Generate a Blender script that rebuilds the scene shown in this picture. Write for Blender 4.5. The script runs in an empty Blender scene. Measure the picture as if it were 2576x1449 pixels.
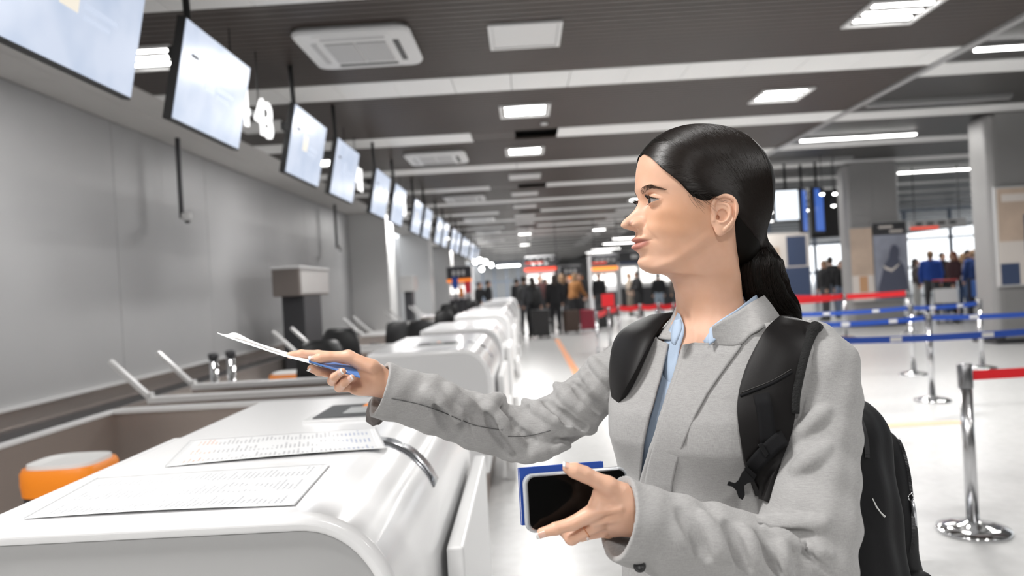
import bpy, math, random
import numpy as np
from mathutils import Vector, Matrix, noise as mnoise

# ------------------------------------------------------------------ camera, world, exposure
SC = bpy.context.scene
COL = SC.collection
H0 = 1.45                      # lens height
FP = 1850.0                    # focal length in pixels of the 2576 wide frame
CX, CY = 1288.0, 724.5
_d = Vector(((1320-CX)/FP, -(717-CY)/FP, -1)).normalized()
_r = math.radians(3.2)
_z = Vector((-math.sin(_r), math.cos(_r), 0)); _z = (_z-_d*_z.dot(_d)).normalized()
_x = _d.cross(_z)
RWC = Matrix(((_x[0], _d[0], _z[0]), (_x[1], _d[1], _z[1]), (_x[2], _d[2], _z[2])))   # world -> camera axes
RCW = RWC.transposed()
cam_data = bpy.data.cameras.new('camera')
cam_data.sensor_width = 36.0
cam_data.lens = FP/2576*36
cam_data.clip_start = 0.05
cam_data.clip_end = 400
cam_data.dof.use_dof = True
cam_data.dof.focus_distance = 1.17
cam_data.dof.aperture_fstop = 3.4
cam = bpy.data.objects.new('camera', cam_data)
cam.matrix_world = Matrix.Translation((0, 0, H0)) @ RCW.to_4x4()
COL.objects.link(cam)
SC.camera = cam

world = bpy.data.worlds.new('daylight'); SC.world = world
world.use_nodes = True
_bg = world.node_tree.nodes['Background']
_bg.inputs[0].default_value = (0.93, 0.965, 1.0, 1)
_bg.inputs[1].default_value = 2.2
SC.view_settings.view_transform = 'Standard'
SC.view_settings.look = 'None'
SC.view_settings.gamma = 1.0
SC.view_settings.use_curve_mapping = False
SC.view_settings.exposure = 0.28

def area_lamp(name, loc, size, size_y, power, rot=(0, 0, 0), color=(1, 1, 1)):
    l = bpy.data.lights.new(name, 'AREA'); l.shape = 'RECTANGLE'
    l.size = size; l.size_y = size_y; l.energy = power; l.color = color
    o = bpy.data.objects.new(name, l); o.location = loc; o.rotation_euler = rot
    COL.objects.link(o); return o

# lamps below lit ceiling fittings, plus added face-key and far-hall fill lamps
for _lx, _ly, _lw in ((-3.08, .85, 38), (-1.2, .85, 62), (3.2, .85, 45), (-3.08, -1.85, 55), (.12, -1.85, 58), (3.2, -1.85, 28), (-3.08, 6.22, 30), (3.2, 6.22, 80), (.12, 8.9, 80),
                      (3.2, 8.9, 80), (-3.08, 11.6, 30), (.12, 11.6, 80), (3.2, 17, 90), (-3.08, 19.7, 90), (.12, 22.4, 110), (3.2, 27.8, 120), (.12, 33, 120), (-3.08, 36, 120), (.12, 46, 200), (-1, 58, 300)):
    area_lamp('panel_and_fill_lamp', (_lx, _ly, 3.56-.03), .5, .5, _lw, color=(1, .985, .965))
for _lx, _ly, _lw in ((6.4, 8.6, 70), (6.4, 14, 70), (6.4, 22, 80), (11.2, 19.8, 80), (6.4, 30, 110), (6.4, -1, 40)):
    area_lamp('linear_light_glow', (_lx, _ly, 3.93-.10), 2.0, .08, _lw, color=(1, .985, .96))

def PX(px, py, Y):
    """world point seen at a pixel, at world depth Y"""
    d = RCW @ Vector(((px-CX)/FP, -(py-CY)/FP, -1))
    t = Y/d.y
    return Vector((d.x*t, Y, H0+d.z*t))
def PZ(px, py, z):
    d = RCW @ Vector(((px-CX)/FP, -(py-CY)/FP, -1))
    t = (z-H0)/d.z
    return Vector((d.x*t, d.y*t, z))
def TOPX(p):
    c = RWC @ (Vector(p)-Vector((0, 0, H0)))
    return (CX-c.x/c.z*FP, CY+c.y/c.z*FP)

# ------------------------------------------------------------------ materials
MATS = {}
def mat(name, color=(0.8, 0.8, 0.8), rough=0.5, metal=0.0, emit=None, estr=0.0, bump=None, vary=None, spec=None, coat=0.0,
        sss=0.0, alpha=1.0, sheen=0.0, trans=0.0, ior=None, bumpstretch=None, streak=None):
    if name in MATS: return MATS[name]
    m = bpy.data.materials.new(name); m.use_nodes = True
    nt = m.node_tree; b = nt.nodes['Principled BSDF']
    b.inputs['Base Color'].default_value = (*color, 1)
    b.inputs['Roughness'].default_value = rough
    b.inputs['Metallic'].default_value = metal
    if spec is not None: b.inputs['Specular IOR Level'].default_value = spec
    if coat: b.inputs['Coat Weight'].default_value = coat; b.inputs['Coat Roughness'].default_value = 0.08
    if sss:
        b.inputs['Subsurface Weight'].default_value = sss
        b.inputs['Subsurface Radius'].default_value = (0.012, 0.005, 0.003)
        b.inputs['Subsurface Scale'].default_value = 0.6
    if sheen: b.inputs['Sheen Weight'].default_value = sheen
    if alpha < 1: b.inputs['Alpha'].default_value = alpha
    if trans: b.inputs['Transmission Weight'].default_value = trans
    if ior: b.inputs['IOR'].default_value = ior
    if emit is not None:
        b.inputs['Emission Color'].default_value = (*emit, 1); b.inputs['Emission Strength'].default_value = estr
    if vary or bump:
        tc = nt.nodes.new('ShaderNodeTexCoord')
        mp = nt.nodes.new('ShaderNodeMapping'); nt.links.new(tc.outputs['Object'], mp.inputs['Vector'])
        if bumpstretch: mp.inputs['Scale'].default_value = bumpstretch
    if vary:
        sc, amt = vary
        n = nt.nodes.new('ShaderNodeTexNoise'); n.inputs['Scale'].default_value = sc; n.inputs['Detail'].default_value = 4
        nt.links.new(mp.outputs[0], n.inputs['Vector'])
        r = nt.nodes.new('ShaderNodeMapRange'); r.inputs[1].default_value = .3; r.inputs[2].default_value = .7
        r.inputs[3].default_value = 1-amt; r.inputs[4].default_value = 1+amt
        nt.links.new(n.outputs[0], r.inputs[0])
        mx = nt.nodes.new('ShaderNodeVectorMath'); mx.operation = 'SCALE'; mx.inputs[0].default_value = color
        nt.links.new(r.outputs[0], mx.inputs['Scale']); nt.links.new(mx.outputs[0], b.inputs['Base Color'])
    if bump:
        sc, st, dist = bump
        n = nt.nodes.new('ShaderNodeTexNoise'); n.inputs['Scale'].default_value = sc; n.inputs['Detail'].default_value = 5
        nt.links.new(mp.outputs[0], n.inputs['Vector'])
        bp = nt.nodes.new('ShaderNodeBump'); bp.inputs['Strength'].default_value = st; bp.inputs['Distance'].default_value = dist
        nt.links.new(n.outputs[0], bp.inputs['Height']); nt.links.new(bp.outputs[0], b.inputs['Normal'])
    MATS[name] = m
    return m

# ------------------------------------------------------------------ mesh builder
class MB:
    def __init__(s): s.v = []; s.f = []
    def add(s, vs, fs):
        o = len(s.v); s.v.extend([tuple(p) for p in vs]); s.f.extend([tuple(i+o for i in f) for f in fs]); return s
    def box(s, x0, x1, y0, y1, z0, z1):
        return s.add([(x0, y0, z0), (x1, y0, z0), (x1, y1, z0), (x0, y1, z0), (x0, y0, z1), (x1, y0, z1), (x1, y1, z1), (x0, y1, z1)],
                     [(0, 3, 2, 1), (4, 5, 6, 7), (0, 1, 5, 4), (1, 2, 6, 5), (2, 3, 7, 6), (3, 0, 4, 7)])
    def obox(s, c, hx, hy, hz, rot):                      # oriented box: centre, half sizes, 3x3 rotation
        c = Vector(c); o = []
        for k in range(8):
            p = Vector(((-1, 1)[k & 1]*hx, (-1, 1)[(k >> 1) & 1]*hy, (-1, 1)[(k >> 2) & 1]*hz)); o.append(c+rot @ p)
        return s.add(o, [(0, 2, 3, 1), (4, 5, 7, 6), (0, 1, 5, 4), (1, 3, 7, 5), (3, 2, 6, 7), (2, 0, 4, 6)])
    def tube(s, pts, r, n=12, caps=True):
        pts = [Vector(p) for p in pts]
        rr = r if isinstance(r, (list, tuple)) else [r]*len(pts)
        rings = []; up = None
        for i, p in enumerate(pts):
            t = (pts[min(i+1, len(pts)-1)]-pts[max(i-1, 0)]).normalized()
            if up is None: up = Vector((0, 0, 1)) if abs(t.z) < .9 else Vector((1, 0, 0))
            a = t.cross(up).normalized(); up = a.cross(t)
            rings.append([p+(a*math.cos(2*math.pi*k/n)+up*math.sin(2*math.pi*k/n))*rr[i] for k in range(n)])
        vs = [q for ring in rings for q in ring]; fs = []
        for i in range(len(pts)-1):
            for k in range(n):
                fs.append((i*n+k, (i+1)*n+k, (i+1)*n+(k+1) % n, i*n+(k+1) % n))
        if caps: fs.append(tuple(range(n))); fs.append(tuple(reversed(range((len(pts)-1)*n, len(pts)*n))))
        return s.add(vs, fs)
    def lathe(s, prof, c=(0, 0, 0), n=24):
        vs = []; fs = []
        for r, z in prof:
            for k in range(n):
                a = 2*math.pi*k/n; vs.append((c[0]+r*math.cos(a), c[1]+r*math.sin(a), c[2]+z))
        for i in range(len(prof)-1):
            for k in range(n): fs.append((i*n+k, i*n+(k+1) % n, (i+1)*n+(k+1) % n, (i+1)*n+k))
        fs.append(tuple(reversed(range(n)))); fs.append(tuple(range((len(prof)-1)*n, len(prof)*n)))
        return s.add(vs, fs)
    def prism(s, poly, y0, y1, axis='Y'):                  # polygon in XZ (axis Y), XY (axis Z) or YZ (axis X), extruded
        def P(a, b, t): return (a, t, b) if axis == 'Y' else ((a, b, t) if axis == 'Z' else (t, a, b))
        n = len(poly)
        vs = [P(a, b, y0) for a, b in poly]+[P(a, b, y1) for a, b in poly]
        fs = [tuple(range(n)), tuple(reversed(range(n, 2*n)))]
        for k in range(n): fs.append((k, n+k, n+(k+1) % n, (k+1) % n))
        return s.add(vs, fs)
    def grid(s, P, closed_u=False, closed_v=False):        # P[i][j] points
        ni = len(P); nj = len(P[0]); vs = [q for row in P for q in row]; fs = []
        for i in range(ni if closed_u else ni-1):
            for j in range(nj if closed_v else nj-1):
                a = i*nj+j; b = i*nj+(j+1) % nj; c = ((i+1) % ni)*nj+(j+1) % nj; d = ((i+1) % ni)*nj+j
                fs.append((a, b, c, d))
        return s.add(vs, fs)
    def build(s, name, m, parent=None, smooth=False, bevel=0.0, fix=True):
        me = bpy.data.meshes.new(name); me.from_pydata(s.v, [], s.f)
        if fix: me_fix(me)
        me.materials.append(m)
        if smooth: me.polygons.foreach_set('use_smooth', [True]*len(me.polygons))
        me.update()
        o = bpy.data.objects.new(name, me); COL.objects.link(o)
        if parent is not None: o.parent = parent
        if bevel:
            bv = o.modifiers.new('bevel', 'BEVEL'); bv.width = bevel; bv.segments = 3; bv.limit_method = 'ANGLE'
            bv.harden_normals = False
        return o
def me_fix(me):
    import bmesh
    bm = bmesh.new(); bm.from_mesh(me); bmesh.ops.recalc_face_normals(bm, faces=bm.faces); bm.to_mesh(me); bm.free()
def smooth_by_angle(o, ang=40):
    me = o.data
    me.polygons.foreach_set('use_smooth', [True]*len(me.polygons))
    try: me.set_sharp_from_angle(angle=math.radians(ang))
    except Exception: pass
def tag(o, label=None, cat=None, group=None, kind=None):
    if label: o['label'] = label
    if cat: o['category'] = cat
    if group: o['group'] = group
    if kind: o['kind'] = kind
    return o
def empty(name, loc=(0, 0, 0), rz=0.0, label=None, cat=None, group=None, kind=None):
    o = bpy.data.objects.new(name, None); COL.objects.link(o); o.location = loc; o.rotation_euler = (0, 0, rz)
    o.empty_display_size = .05
    return tag(o, label, cat, group, kind)
CHILDREN = {}
def copy_tree(o, parent=None):
    c = o.copy(); COL.objects.link(c)
    if parent is not None: c.parent = parent
    for ch in list(o.children): copy_tree(ch, c)
    return c
def make_obj(name, V, F, m, parent=None, smooth=True):
    me = bpy.data.meshes.new(name)
    V = np.asarray(V, dtype=np.float32); F = np.asarray(F, dtype=np.int32)
    me.vertices.add(len(V)); me.vertices.foreach_set('co', V.ravel())
    k = F.shape[1]
    me.loops.add(F.size); me.loops.foreach_set('vertex_index', F.ravel())
    me.polygons.add(len(F)); me.polygons.foreach_set('loop_start', np.arange(0, F.size, k, dtype=np.int32))
    me.polygons.foreach_set('loop_total', np.full(len(F), k, dtype=np.int32))
    if smooth: me.polygons.foreach_set('use_smooth', np.ones(len(F), dtype=bool))
    me.update(calc_edges=True); me.validate()
    me.materials.append(m)
    o = bpy.data.objects.new(name, me); COL.objects.link(o)
    if parent is not None: o.parent = parent
    return o

# ------------------------------------------------------------------ signed distance tools (numpy) for bodies and soft shapes
def rcone(P, a, b, ra, rb):                                # tapered capsule
    a = np.array(a, dtype=np.float32); b = np.array(b, dtype=np.float32); ab = b-a; L2 = float(ab@ab)+1e-12
    t = np.clip(((P-a)@ab)/L2, 0, 1)
    q = P-a-t[..., None]*ab
    return np.sqrt((q*q).sum(-1))-(ra+(rb-ra)*t)
def ellip(P, c, r, R=None):
    q = P-np.array(c, dtype=np.float32)
    if R is not None: q = q@np.array(R, dtype=np.float32)  # columns of R are the ellipsoid's axes
    r = np.array(r, dtype=np.float32)
    k = np.sqrt(((q/r)**2).sum(-1)); k2 = np.sqrt(((q/(r*r))**2).sum(-1))+1e-9
    return k*(k-1)/k2
def smin(a, b, k):
    h = np.clip(.5+.5*(b-a)/k, 0, 1)
    return b+(a-b)*h-k*h*(1-h)
def smax(a, b, k): return -smin(-a, -b, k)
def surfnet(fn, lo, hi, h):
    """naive surface nets of fn(P)<0 inside the box; returns verts, quads"""
    lo = np.array(lo, float); hi = np.array(hi, float)
    n = np.ceil((hi-lo)/h).astype(int)+1
    ax = [np.arange(n[k], dtype=np.float32)*h+lo[k] for k in range(3)]
    D = np.empty(n, dtype=np.float32)
    for i0 in range(0, n[0], 24):
        g = np.stack(np.meshgrid(ax[0][i0:i0+24], ax[1], ax[2], indexing='ij'), -1).astype(np.float32)
        D[i0:i0+24] = fn(g)
    S = D < 0
    cnt = np.zeros(n-1, dtype=np.float32); acc = np.zeros((*(n-1), 3), dtype=np.float32)
    def sl(dx, dy, dz): return (slice(dx, n[0]-1+dx), slice(dy, n[1]-1+dy), slice(dz, n[2]-1+dz))
    corners = [(i, j, k) for i in (0, 1) for j in (0, 1) for k in (0, 1)]
    for c in corners:
        for a in range(3):
            if c[a]: continue
            d = list(c); d[a] = 1
            A = D[sl(*c)]; B = D[sl(*d)]; m = (A < 0) != (B < 0)
            t = np.where(m, A/np.where(m, A-B, 1), 0)
            cnt += m
            for q in range(3):
                acc[..., q] += m*(c[q]+(t if q == a else 0))
    act = cnt > 0
    idx = -np.ones(n-1, dtype=np.int64); idx[act] = np.arange(act.sum())
    base = np.argwhere(act)
    V = (base+acc[act]/cnt[act][:, None])*h+lo
    F = []
    for a in range(3):
        sA = [slice(None)]*3; sB = [slice(None)]*3; sA[a] = slice(0, n[a]-1); sB[a] = slice(1, n[a])
        A = S[tuple(sA)]; B = S[tuple(sB)]; e = np.argwhere(A != B)
        u, w = [(1, 2), (2, 0), (0, 1)][a]
        ok = (e[:, u] > 0) & (e[:, w] > 0) & (e[:, u] < n[u]-1) & (e[:, w] < n[w]-1)
        e = e[ok]; flip = ~A[tuple(e.T)]
        def cell(du, dw):
            q = e.copy(); q[:, u] -= du; q[:, w] -= dw; return idx[tuple(q.T)]
        c00, c10, c11, c01 = cell(1, 1), cell(0, 1), cell(0, 0), cell(1, 0)
        Q = np.stack([c00, c10, c11, c01], 1); Q[flip] = Q[flip][:, ::-1]
        F.append(Q)
    F = np.concatenate(F)
    F = F[(F >= 0).all(1)]
    return V, F
# ------------------------------------------------------------------ palette
random.seed(7)
M_slat = mat('dark brown ceiling slat', (0.046, 0.034, 0.028), .45, vary=(1.2, .12))
M_void = mat('ceiling void', (0.012, 0.011, 0.010), .9)
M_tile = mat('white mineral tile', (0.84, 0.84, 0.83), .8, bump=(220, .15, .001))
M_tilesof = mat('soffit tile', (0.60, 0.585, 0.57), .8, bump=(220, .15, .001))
M_trim = mat('grey aluminium trim', (0.42, 0.42, 0.42), .4, .3)
M_slat2 = mat('grey ceiling slat', (0.06, 0.058, 0.057), .45)
M_floor = mat('pale terrazzo', (0.63, 0.63, 0.625), .27, vary=(14, .05), spec=.6)
M_wall = mat('grey satin wall panel', (0.42, 0.42, 0.425), .5, .2, vary=(.7, .04))
M_wallj = mat('wall joint', (0.17, 0.17, 0.17), .6)
M_steel = mat('brushed steel', (0.56, 0.50, 0.465), .24, .85, bump=(60, .12, .002), bumpstretch=(1, 1, 12))
M_steelt = mat('bright steel edge', (0.80, 0.80, 0.80), .25, .25)
M_white = mat('white solid surface', (0.90, 0.90, 0.905), .22, coat=.3)
M_cgrey = mat('grey counter end panel', (0.45, 0.45, 0.45), .55, bump=(900, .2, .0004))
M_cbase = mat('white counter base', (0.86, 0.86, 0.86), .3)
M_kick = mat('brown plinth', (0.20, 0.15, 0.125), .4)
M_dark = mat('black plastic', (0.012, 0.012, 0.013), .4)
M_black = mat('matt black metal', (0.015, 0.015, 0.016), .5, .2)
M_chrome = mat('chrome', (0.72, 0.73, 0.74), .09, 1.0)
M_wplast = mat('white plastic', (0.74, 0.74, 0.735), .4)
M_gplast = mat('grey grille', (0.50, 0.50, 0.50), .5)
M_dplast = mat('dark slot', (0.10, 0.10, 0.10), .6)
M_glow = mat('lamp tube', (1, 1, 1), .5, emit=(1, .99, .97), estr=14)
M_glowl = mat('linear lamp', (1, 1, 1), .5, emit=(1, .985, .96), estr=9)
M_digit = mat('lit digit', (1, 1, 1), .5, emit=(1, 1, 1), estr=1.15)
M_orange = mat('orange plastic', (0.95, 0.27, 0.012), .4)
M_red = mat('red belt webbing', (0.80, 0.012, 0.02), .6)
M_blue = mat('blue belt webbing', (0.02, 0.08, 0.42), .6)
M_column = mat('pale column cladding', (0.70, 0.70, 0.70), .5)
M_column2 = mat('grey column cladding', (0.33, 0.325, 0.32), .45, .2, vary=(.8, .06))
M_darkgrey = mat('dark grey metal', (0.05, 0.05, 0.055), .45, .3)

ZC, ZC2, XW, XS, XT = 3.56, 3.93, -4.57, -3.62, 4.5
YE = 76.0

# ------------------------------------------------------------------ floor, walls
fl = MB().box(-6.2, 34, -9, 90, -.12, 0).build('floor', M_floor); tag(fl, kind='structure')
m = MB().box(.69, .81, 8.2, 19.2, .0005, .003)
tag(m.build('floor_line', mat('orange floor tape', (.85, .36, .17), .5)), 'orange guide line taped along the aisle floor in front of the desks', 'floor line')
m = MB().box(2.9, 3.85, 6.6, 6.75, .0005, .003)
tag(m.build('floor_line', mat('pale orange tape', (.86, .52, .34), .5)), 'short pale orange tape mark on the floor behind the backpack', 'floor line')

wl = MB().box(XW-.2, XW, -9, 19.3, 0, ZC+.4).build('wall_left', mat('wall core', (.2, .2, .2), .6)); tag(wl, kind='structure')
y = -8.6; k = 0
while y < 19.2:                                         # tall cladding panels, vertical joints between them
    MB().box(XW, XW+.02, y+.004, min(y+2.396, 19.3), .62, ZC-.01).build('wall_panel', M_wall, wl, bevel=.003); y += 2.4
MB().box(XW, XW+.05, -9, 19.3, .0, .61).build('kick_band', M_steel, wl)
MB().box(XW, XW+.07, -9, 19.3, .61, .635).build('kick_rail', M_steelt, wl)
wl2 = MB().box(XW-1.4, XW-1.2, 19.3, YE, 0, ZC+.4).build('wall_left', M_wall); tag(wl2, kind='structure')
MB().box(XW-1.2, XW, 19.3, 19.5, 0, ZC+.2).build('return_panel', M_wall, wl2)

# clad columns standing out of the left wall
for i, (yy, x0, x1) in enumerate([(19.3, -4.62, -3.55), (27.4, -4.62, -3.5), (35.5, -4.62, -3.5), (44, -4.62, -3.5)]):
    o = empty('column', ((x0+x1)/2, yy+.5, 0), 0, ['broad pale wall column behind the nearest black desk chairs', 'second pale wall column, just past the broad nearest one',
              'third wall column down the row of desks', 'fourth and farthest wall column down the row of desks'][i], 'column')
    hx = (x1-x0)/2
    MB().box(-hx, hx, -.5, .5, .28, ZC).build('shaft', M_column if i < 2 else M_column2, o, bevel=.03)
    MB().box(-hx-.02, hx+.02, -.52, .52, 0, .3).build('plinth', M_steel, o)

# ------------------------------------------------------------------ main ceiling: slat bands, white tile strips, trims
ce = MB().box(XW, XT, -9, YE, ZC+.12, ZC+.2).build('ceiling', M_void); tag(ce, kind='structure')
PER = 2.69; Y0 = 7.35-2*PER                              # first white strip
# slats
slat_me = None; tile_me = {}
def slat(y, x0, x1, z, mt, par, name='slat'):
    return MB().box(x0, x1, y+.012, y+.096, z, z+.035).build(name, mt, par, fix=False)
far = MB(); fart = MB()
n = 0
for b in range(-4, 28):
    ys = Y0+b*PER                                        # white strip ys..ys+.6 then slats
    # white strip
    xa, xb = (XS, XT-.06)
    gap = b in (3, 5, 7, 9)
    nt_ = int((xb-xa)/.6)
    for k in range(nt_+1):
        x0 = xa+k*.6; x1 = min(x0+.594, xb)
        if x1-x0 < .05: continue
        if gap and -.72 < x0 < .0: continue
        if 0 <= b < 6:
            MB().box(x0, x1, ys+.003, ys+.597, ZC-.002, ZC+.02).build('ceiling_tile', M_tile, ce, fix=False)
        else: fart.box(x0, x1, ys+.003, ys+.597, ZC-.002, ZC+.02)
    if gap:                                              # dark access plates interrupt the strip
        MB().box(-.70, -.02, ys+.01, ys+.59, ZC, ZC+.03).build('access_plate', M_slat, ce)
    k = 0
    yy = ys+.6+.01
    while yy+.1 < ys+PER:
        if n < 190 and 0 <= b < 9: slat(yy, XS, XT-.06, ZC, M_slat, ce); n += 1
        else: far.box(XS, XT-.06, yy+.012, yy+.096, ZC, ZC+.035)
        yy += .0985
o = far.build('slat', M_slat, ce, fix=False); tag(o, kind='stuff')
o = fart.build('ceiling_tile', M_tile, ce, fix=False); tag(o, kind='stuff')
# soffit of tiles along the left wall
fars = MB(); yy = -9; i = 0
while yy < YE:
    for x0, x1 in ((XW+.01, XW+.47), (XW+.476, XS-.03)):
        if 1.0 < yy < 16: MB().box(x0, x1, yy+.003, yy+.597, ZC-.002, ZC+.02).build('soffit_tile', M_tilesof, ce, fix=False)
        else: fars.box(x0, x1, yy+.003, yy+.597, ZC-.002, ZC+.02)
    yy += .6
tag(fars.build('soffit_tile', M_tilesof, ce, fix=False), kind='stuff')
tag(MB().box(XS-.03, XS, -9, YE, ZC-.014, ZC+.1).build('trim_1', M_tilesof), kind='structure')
tag(MB().box(XT-.06, XT+.02, -9, YE, ZC-.03, ZC2+.02).build('trim_2', M_trim), kind='structure')
# higher ceiling on the right
c2 = MB().box(XT, 34, -9, YE, ZC2+.12, ZC2+.2).build('ceiling', M_void); tag(c2, kind='structure')
fa = MB(); fb = MB()
Y2 = 9.62-2*PER-.3
for b in range(-5, 27):
    ys = Y2+b*PER
    for k in range(40):
        x0 = XT+.02+k*.6
        fb.box(x0, x0+.594, ys+.003, ys+.597, ZC2-.002, ZC2+.02)
    yy = ys+.61
    while yy+.1 < ys+PER:
        fa.box(XT+.02, 28.5, yy+.008, yy+.098, ZC2, ZC2+.03); yy += .1
tag(fa.build('slat', M_slat2, c2, fix=False), kind='stuff')
tag(fb.build('ceiling_tile', M_tile, c2, fix=False), kind='stuff')

# ------------------------------------------------------------------ ceiling lights and cassettes
def troffer(x, y, lit, label, group):
    o = empty('ceiling_light', (x, y, ZC), 0, label, 'ceiling light', group)
    f = MB()
    f.box(-.305, .305, -.305, -.27, -.02, .03).box(-.305, .305, .27, .305, -.02, .03).box(-.305, -.27, -.27, .27, -.02, .03).box(.27, .305, -.27, .27, -.02, .03)
    f.build('frame', M_wplast, o)
    MB().box(-.27, .27, -.27, .27, .02, .03).build('reflector', M_wplast, o, fix=False)
    if lit:
        for k in (-.17, 0, .17): MB().box(-.24, .24, k-.028, k+.028, -.006, .02).build('tube', M_glow, o, fix=False)
    else:
        MB().box(-.268, .268, -.268, .268, -.012, .02).build('diffuser', M_wplast, o, bevel=.004)
    return o
where = {0.12: 'centre row', 3.2: 'right row', -3.08: 'left row'}
ordn = ['nearest', 'second', 'third', 'fourth', 'fifth', 'sixth', 'seventh', 'eighth', 'ninth', 'tenth', 'eleventh', 'twelfth', 'thirteenth', 'fourteenth']
for x in (0.12, 3.2, -3.08):
    for k in range(14):
        y = 6.22+PER*k
        lit = {0.12: k in (1, 2, 9, 12), 3.2: k < 2 or k in (5, 9), -3.08: k in (0, 2, 6, 9)}[x]
        lab = '%s square ceiling light, %s along the %s' % ('lit three-tube' if lit else 'unlit white', ordn[k], where[x])
        troffer(x, y, lit, lab, 'square panel lights in the '+where[x])
def cassette(y, lab):
    o = empty('air_conditioner', (-1.27, y, ZC-.004), 0, lab, 'air conditioner', 'ceiling air conditioners')
    P = []
    def rr(h, r, z, n=5):
        out = []
        for cx, cy, a0 in ((h-r, h-r, 0), (-h+r, h-r, 90), (-h+r, -h+r, 180), (h-r, -h+r, 270)):
            for q in range(n+1):
                a = math.radians(a0+90*q/n); out.append((cx+r*math.cos(a), cy+r*math.sin(a), z))
        return out
    b = MB(); R = [rr(.46, .10, .0), rr(.475, .11, -.03), rr(.46, .10, -.055), rr(.36, .08, -.062)]
    b.grid(R, closed_v=True); b.add(R[-1], [tuple(range(len(R[-1])))])
    smooth_by_angle(b.build('panel', M_wplast, o), 30)
    for sx in (-1, 1):
        MB().box(min(sx*.01, sx*.25), max(sx*.01, sx*.25), -.24, .24, -.075, -.06).build('intake_grille', M_gplast, o, bevel=.004)
    for (a, c, d, e) in ((-.26, .26, .31, .36), (-.26, .26, -.36, -.31), (.31, .36, -.26, .26), (-.36, -.31, -.26, .26)):
        MB().box(a, c, d, e, -.068, -.05).build('air_slot', M_dplast if (d > 0 or a > 0) else M_gplast, o, bevel=.006)
    for sx in (-1, 1):
        MB().box(-.3+sx*.0, .3, sx*.40-.02, sx*.40+.02, -.066, -.055).build('louvre', M_wplast, o, bevel=.005)
    return o
for k, yy in enumerate((6.2, 11.6, 17.0, 22.4, 27.8, 33.2)):
    cassette(yy, ['large white ceiling air conditioner nearest to the viewer, beside the hanging screens', 'second white ceiling air conditioner, above the middle of the desks',
                  'third white ceiling air conditioner away from the viewer', 'fourth white ceiling air conditioner away from the viewer', 'fifth ceiling air conditioner, small in the distance',
                  'farthest ceiling air conditioner, smallest in the distance'][k])
def linear(x0, y, lit, lab, L=2.15):
    o = empty('linear_light', (x0+L/2, y, ZC2-.0), 0, lab, 'ceiling light', 'linear lights in the right ceiling')
    MB().box(-L/2-.02, L/2+.02, -.05, .05, -.05, 0).build('housing', M_trim, o)
    MB().box(-L/2, L/2, -.04, .04, -.075, -.045).build('diffuser', M_glowl if lit else M_trim, o, bevel=.01)
for k in range(22):
    y = 8.6+PER*k
    lit = k in (0, 2, 5, 8, 10, 13, 15, 18, 20)
    linear(5.35, y, lit, '%s thin linear ceiling light, %s along the ceiling edge' % ('lit' if lit else 'switched-off', (ordn+['fifteenth', 'sixteenth', 'seventeenth', 'eighteenth', 'nineteenth', 'twentieth', 'twenty-first', 'twenty-second'])[k]))
for k in range(5):
    linear(10.1, 14.4+PER*k*2, True, 'lit thin ceiling light, %s between the two big grey columns' % ordn[k])
o = MB().lathe([(.02, 0), (.045, -.01), (.045, -.03), (.01, -.04)], (0, 0, 0)).build('smoke_detector', M_wplast); o.location = (.37, 9.62, ZC)
tag(o, 'small round smoke detector beside the second centre ceiling light', 'smoke detector')

# ------------------------------------------------------------------ hanging monitors and desk numbers
def screen_mat(i):
    m = bpy.data.materials.new('lit screen'); m.use_nodes = True
    nt = m.node_tree; b = nt.nodes['Principled BSDF']; b.inputs['Roughness'].default_value = .2
    tc = nt.nodes.new('ShaderNodeTexCoord'); mp = nt.nodes.new('ShaderNodeMapping'); mp.inputs['Location'].default_value = (i*3.1, i*1.7, 0)
    nt.links.new(tc.outputs['Object'], mp.inputs[0])
    n = nt.nodes.new('ShaderNodeTexNoise'); n.inputs['Scale'].default_value = 3.5; n.inputs['Detail'].default_value = 2
    nt.links.new(mp.outputs[0], n.inputs['Vector'])
    r = nt.nodes.new('ShaderNodeValToRGB')
    r.color_ramp.elements[0].position = .36; r.color_ramp.elements[0].color = (.60, .70, .88, 1)
    r.color_ramp.elements[1].position = .60; r.color_ramp.elements[1].color = (.72, .80, .96, 1)
    nt.links.new(n.outputs[0], r.inputs[0])
    nt.links.new(r.outputs[0], b.inputs['Emission Color']); b.inputs['Emission Strength'].default_value = .70
    b.inputs['Base Color'].default_value = (.02, .02, .03, 1)
    return m
SM = [screen_mat(i) for i in range(3)]
M_mark = mat('screen print grey blue', (.02, .02, .02), .3, emit=(.60, .68, .84), estr=.8)
M_marko = mat('screen print amber', (.02, .02, .02), .3, emit=(.85, .78, .66), estr=.85)
TILT = math.radians(11.7)
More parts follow.
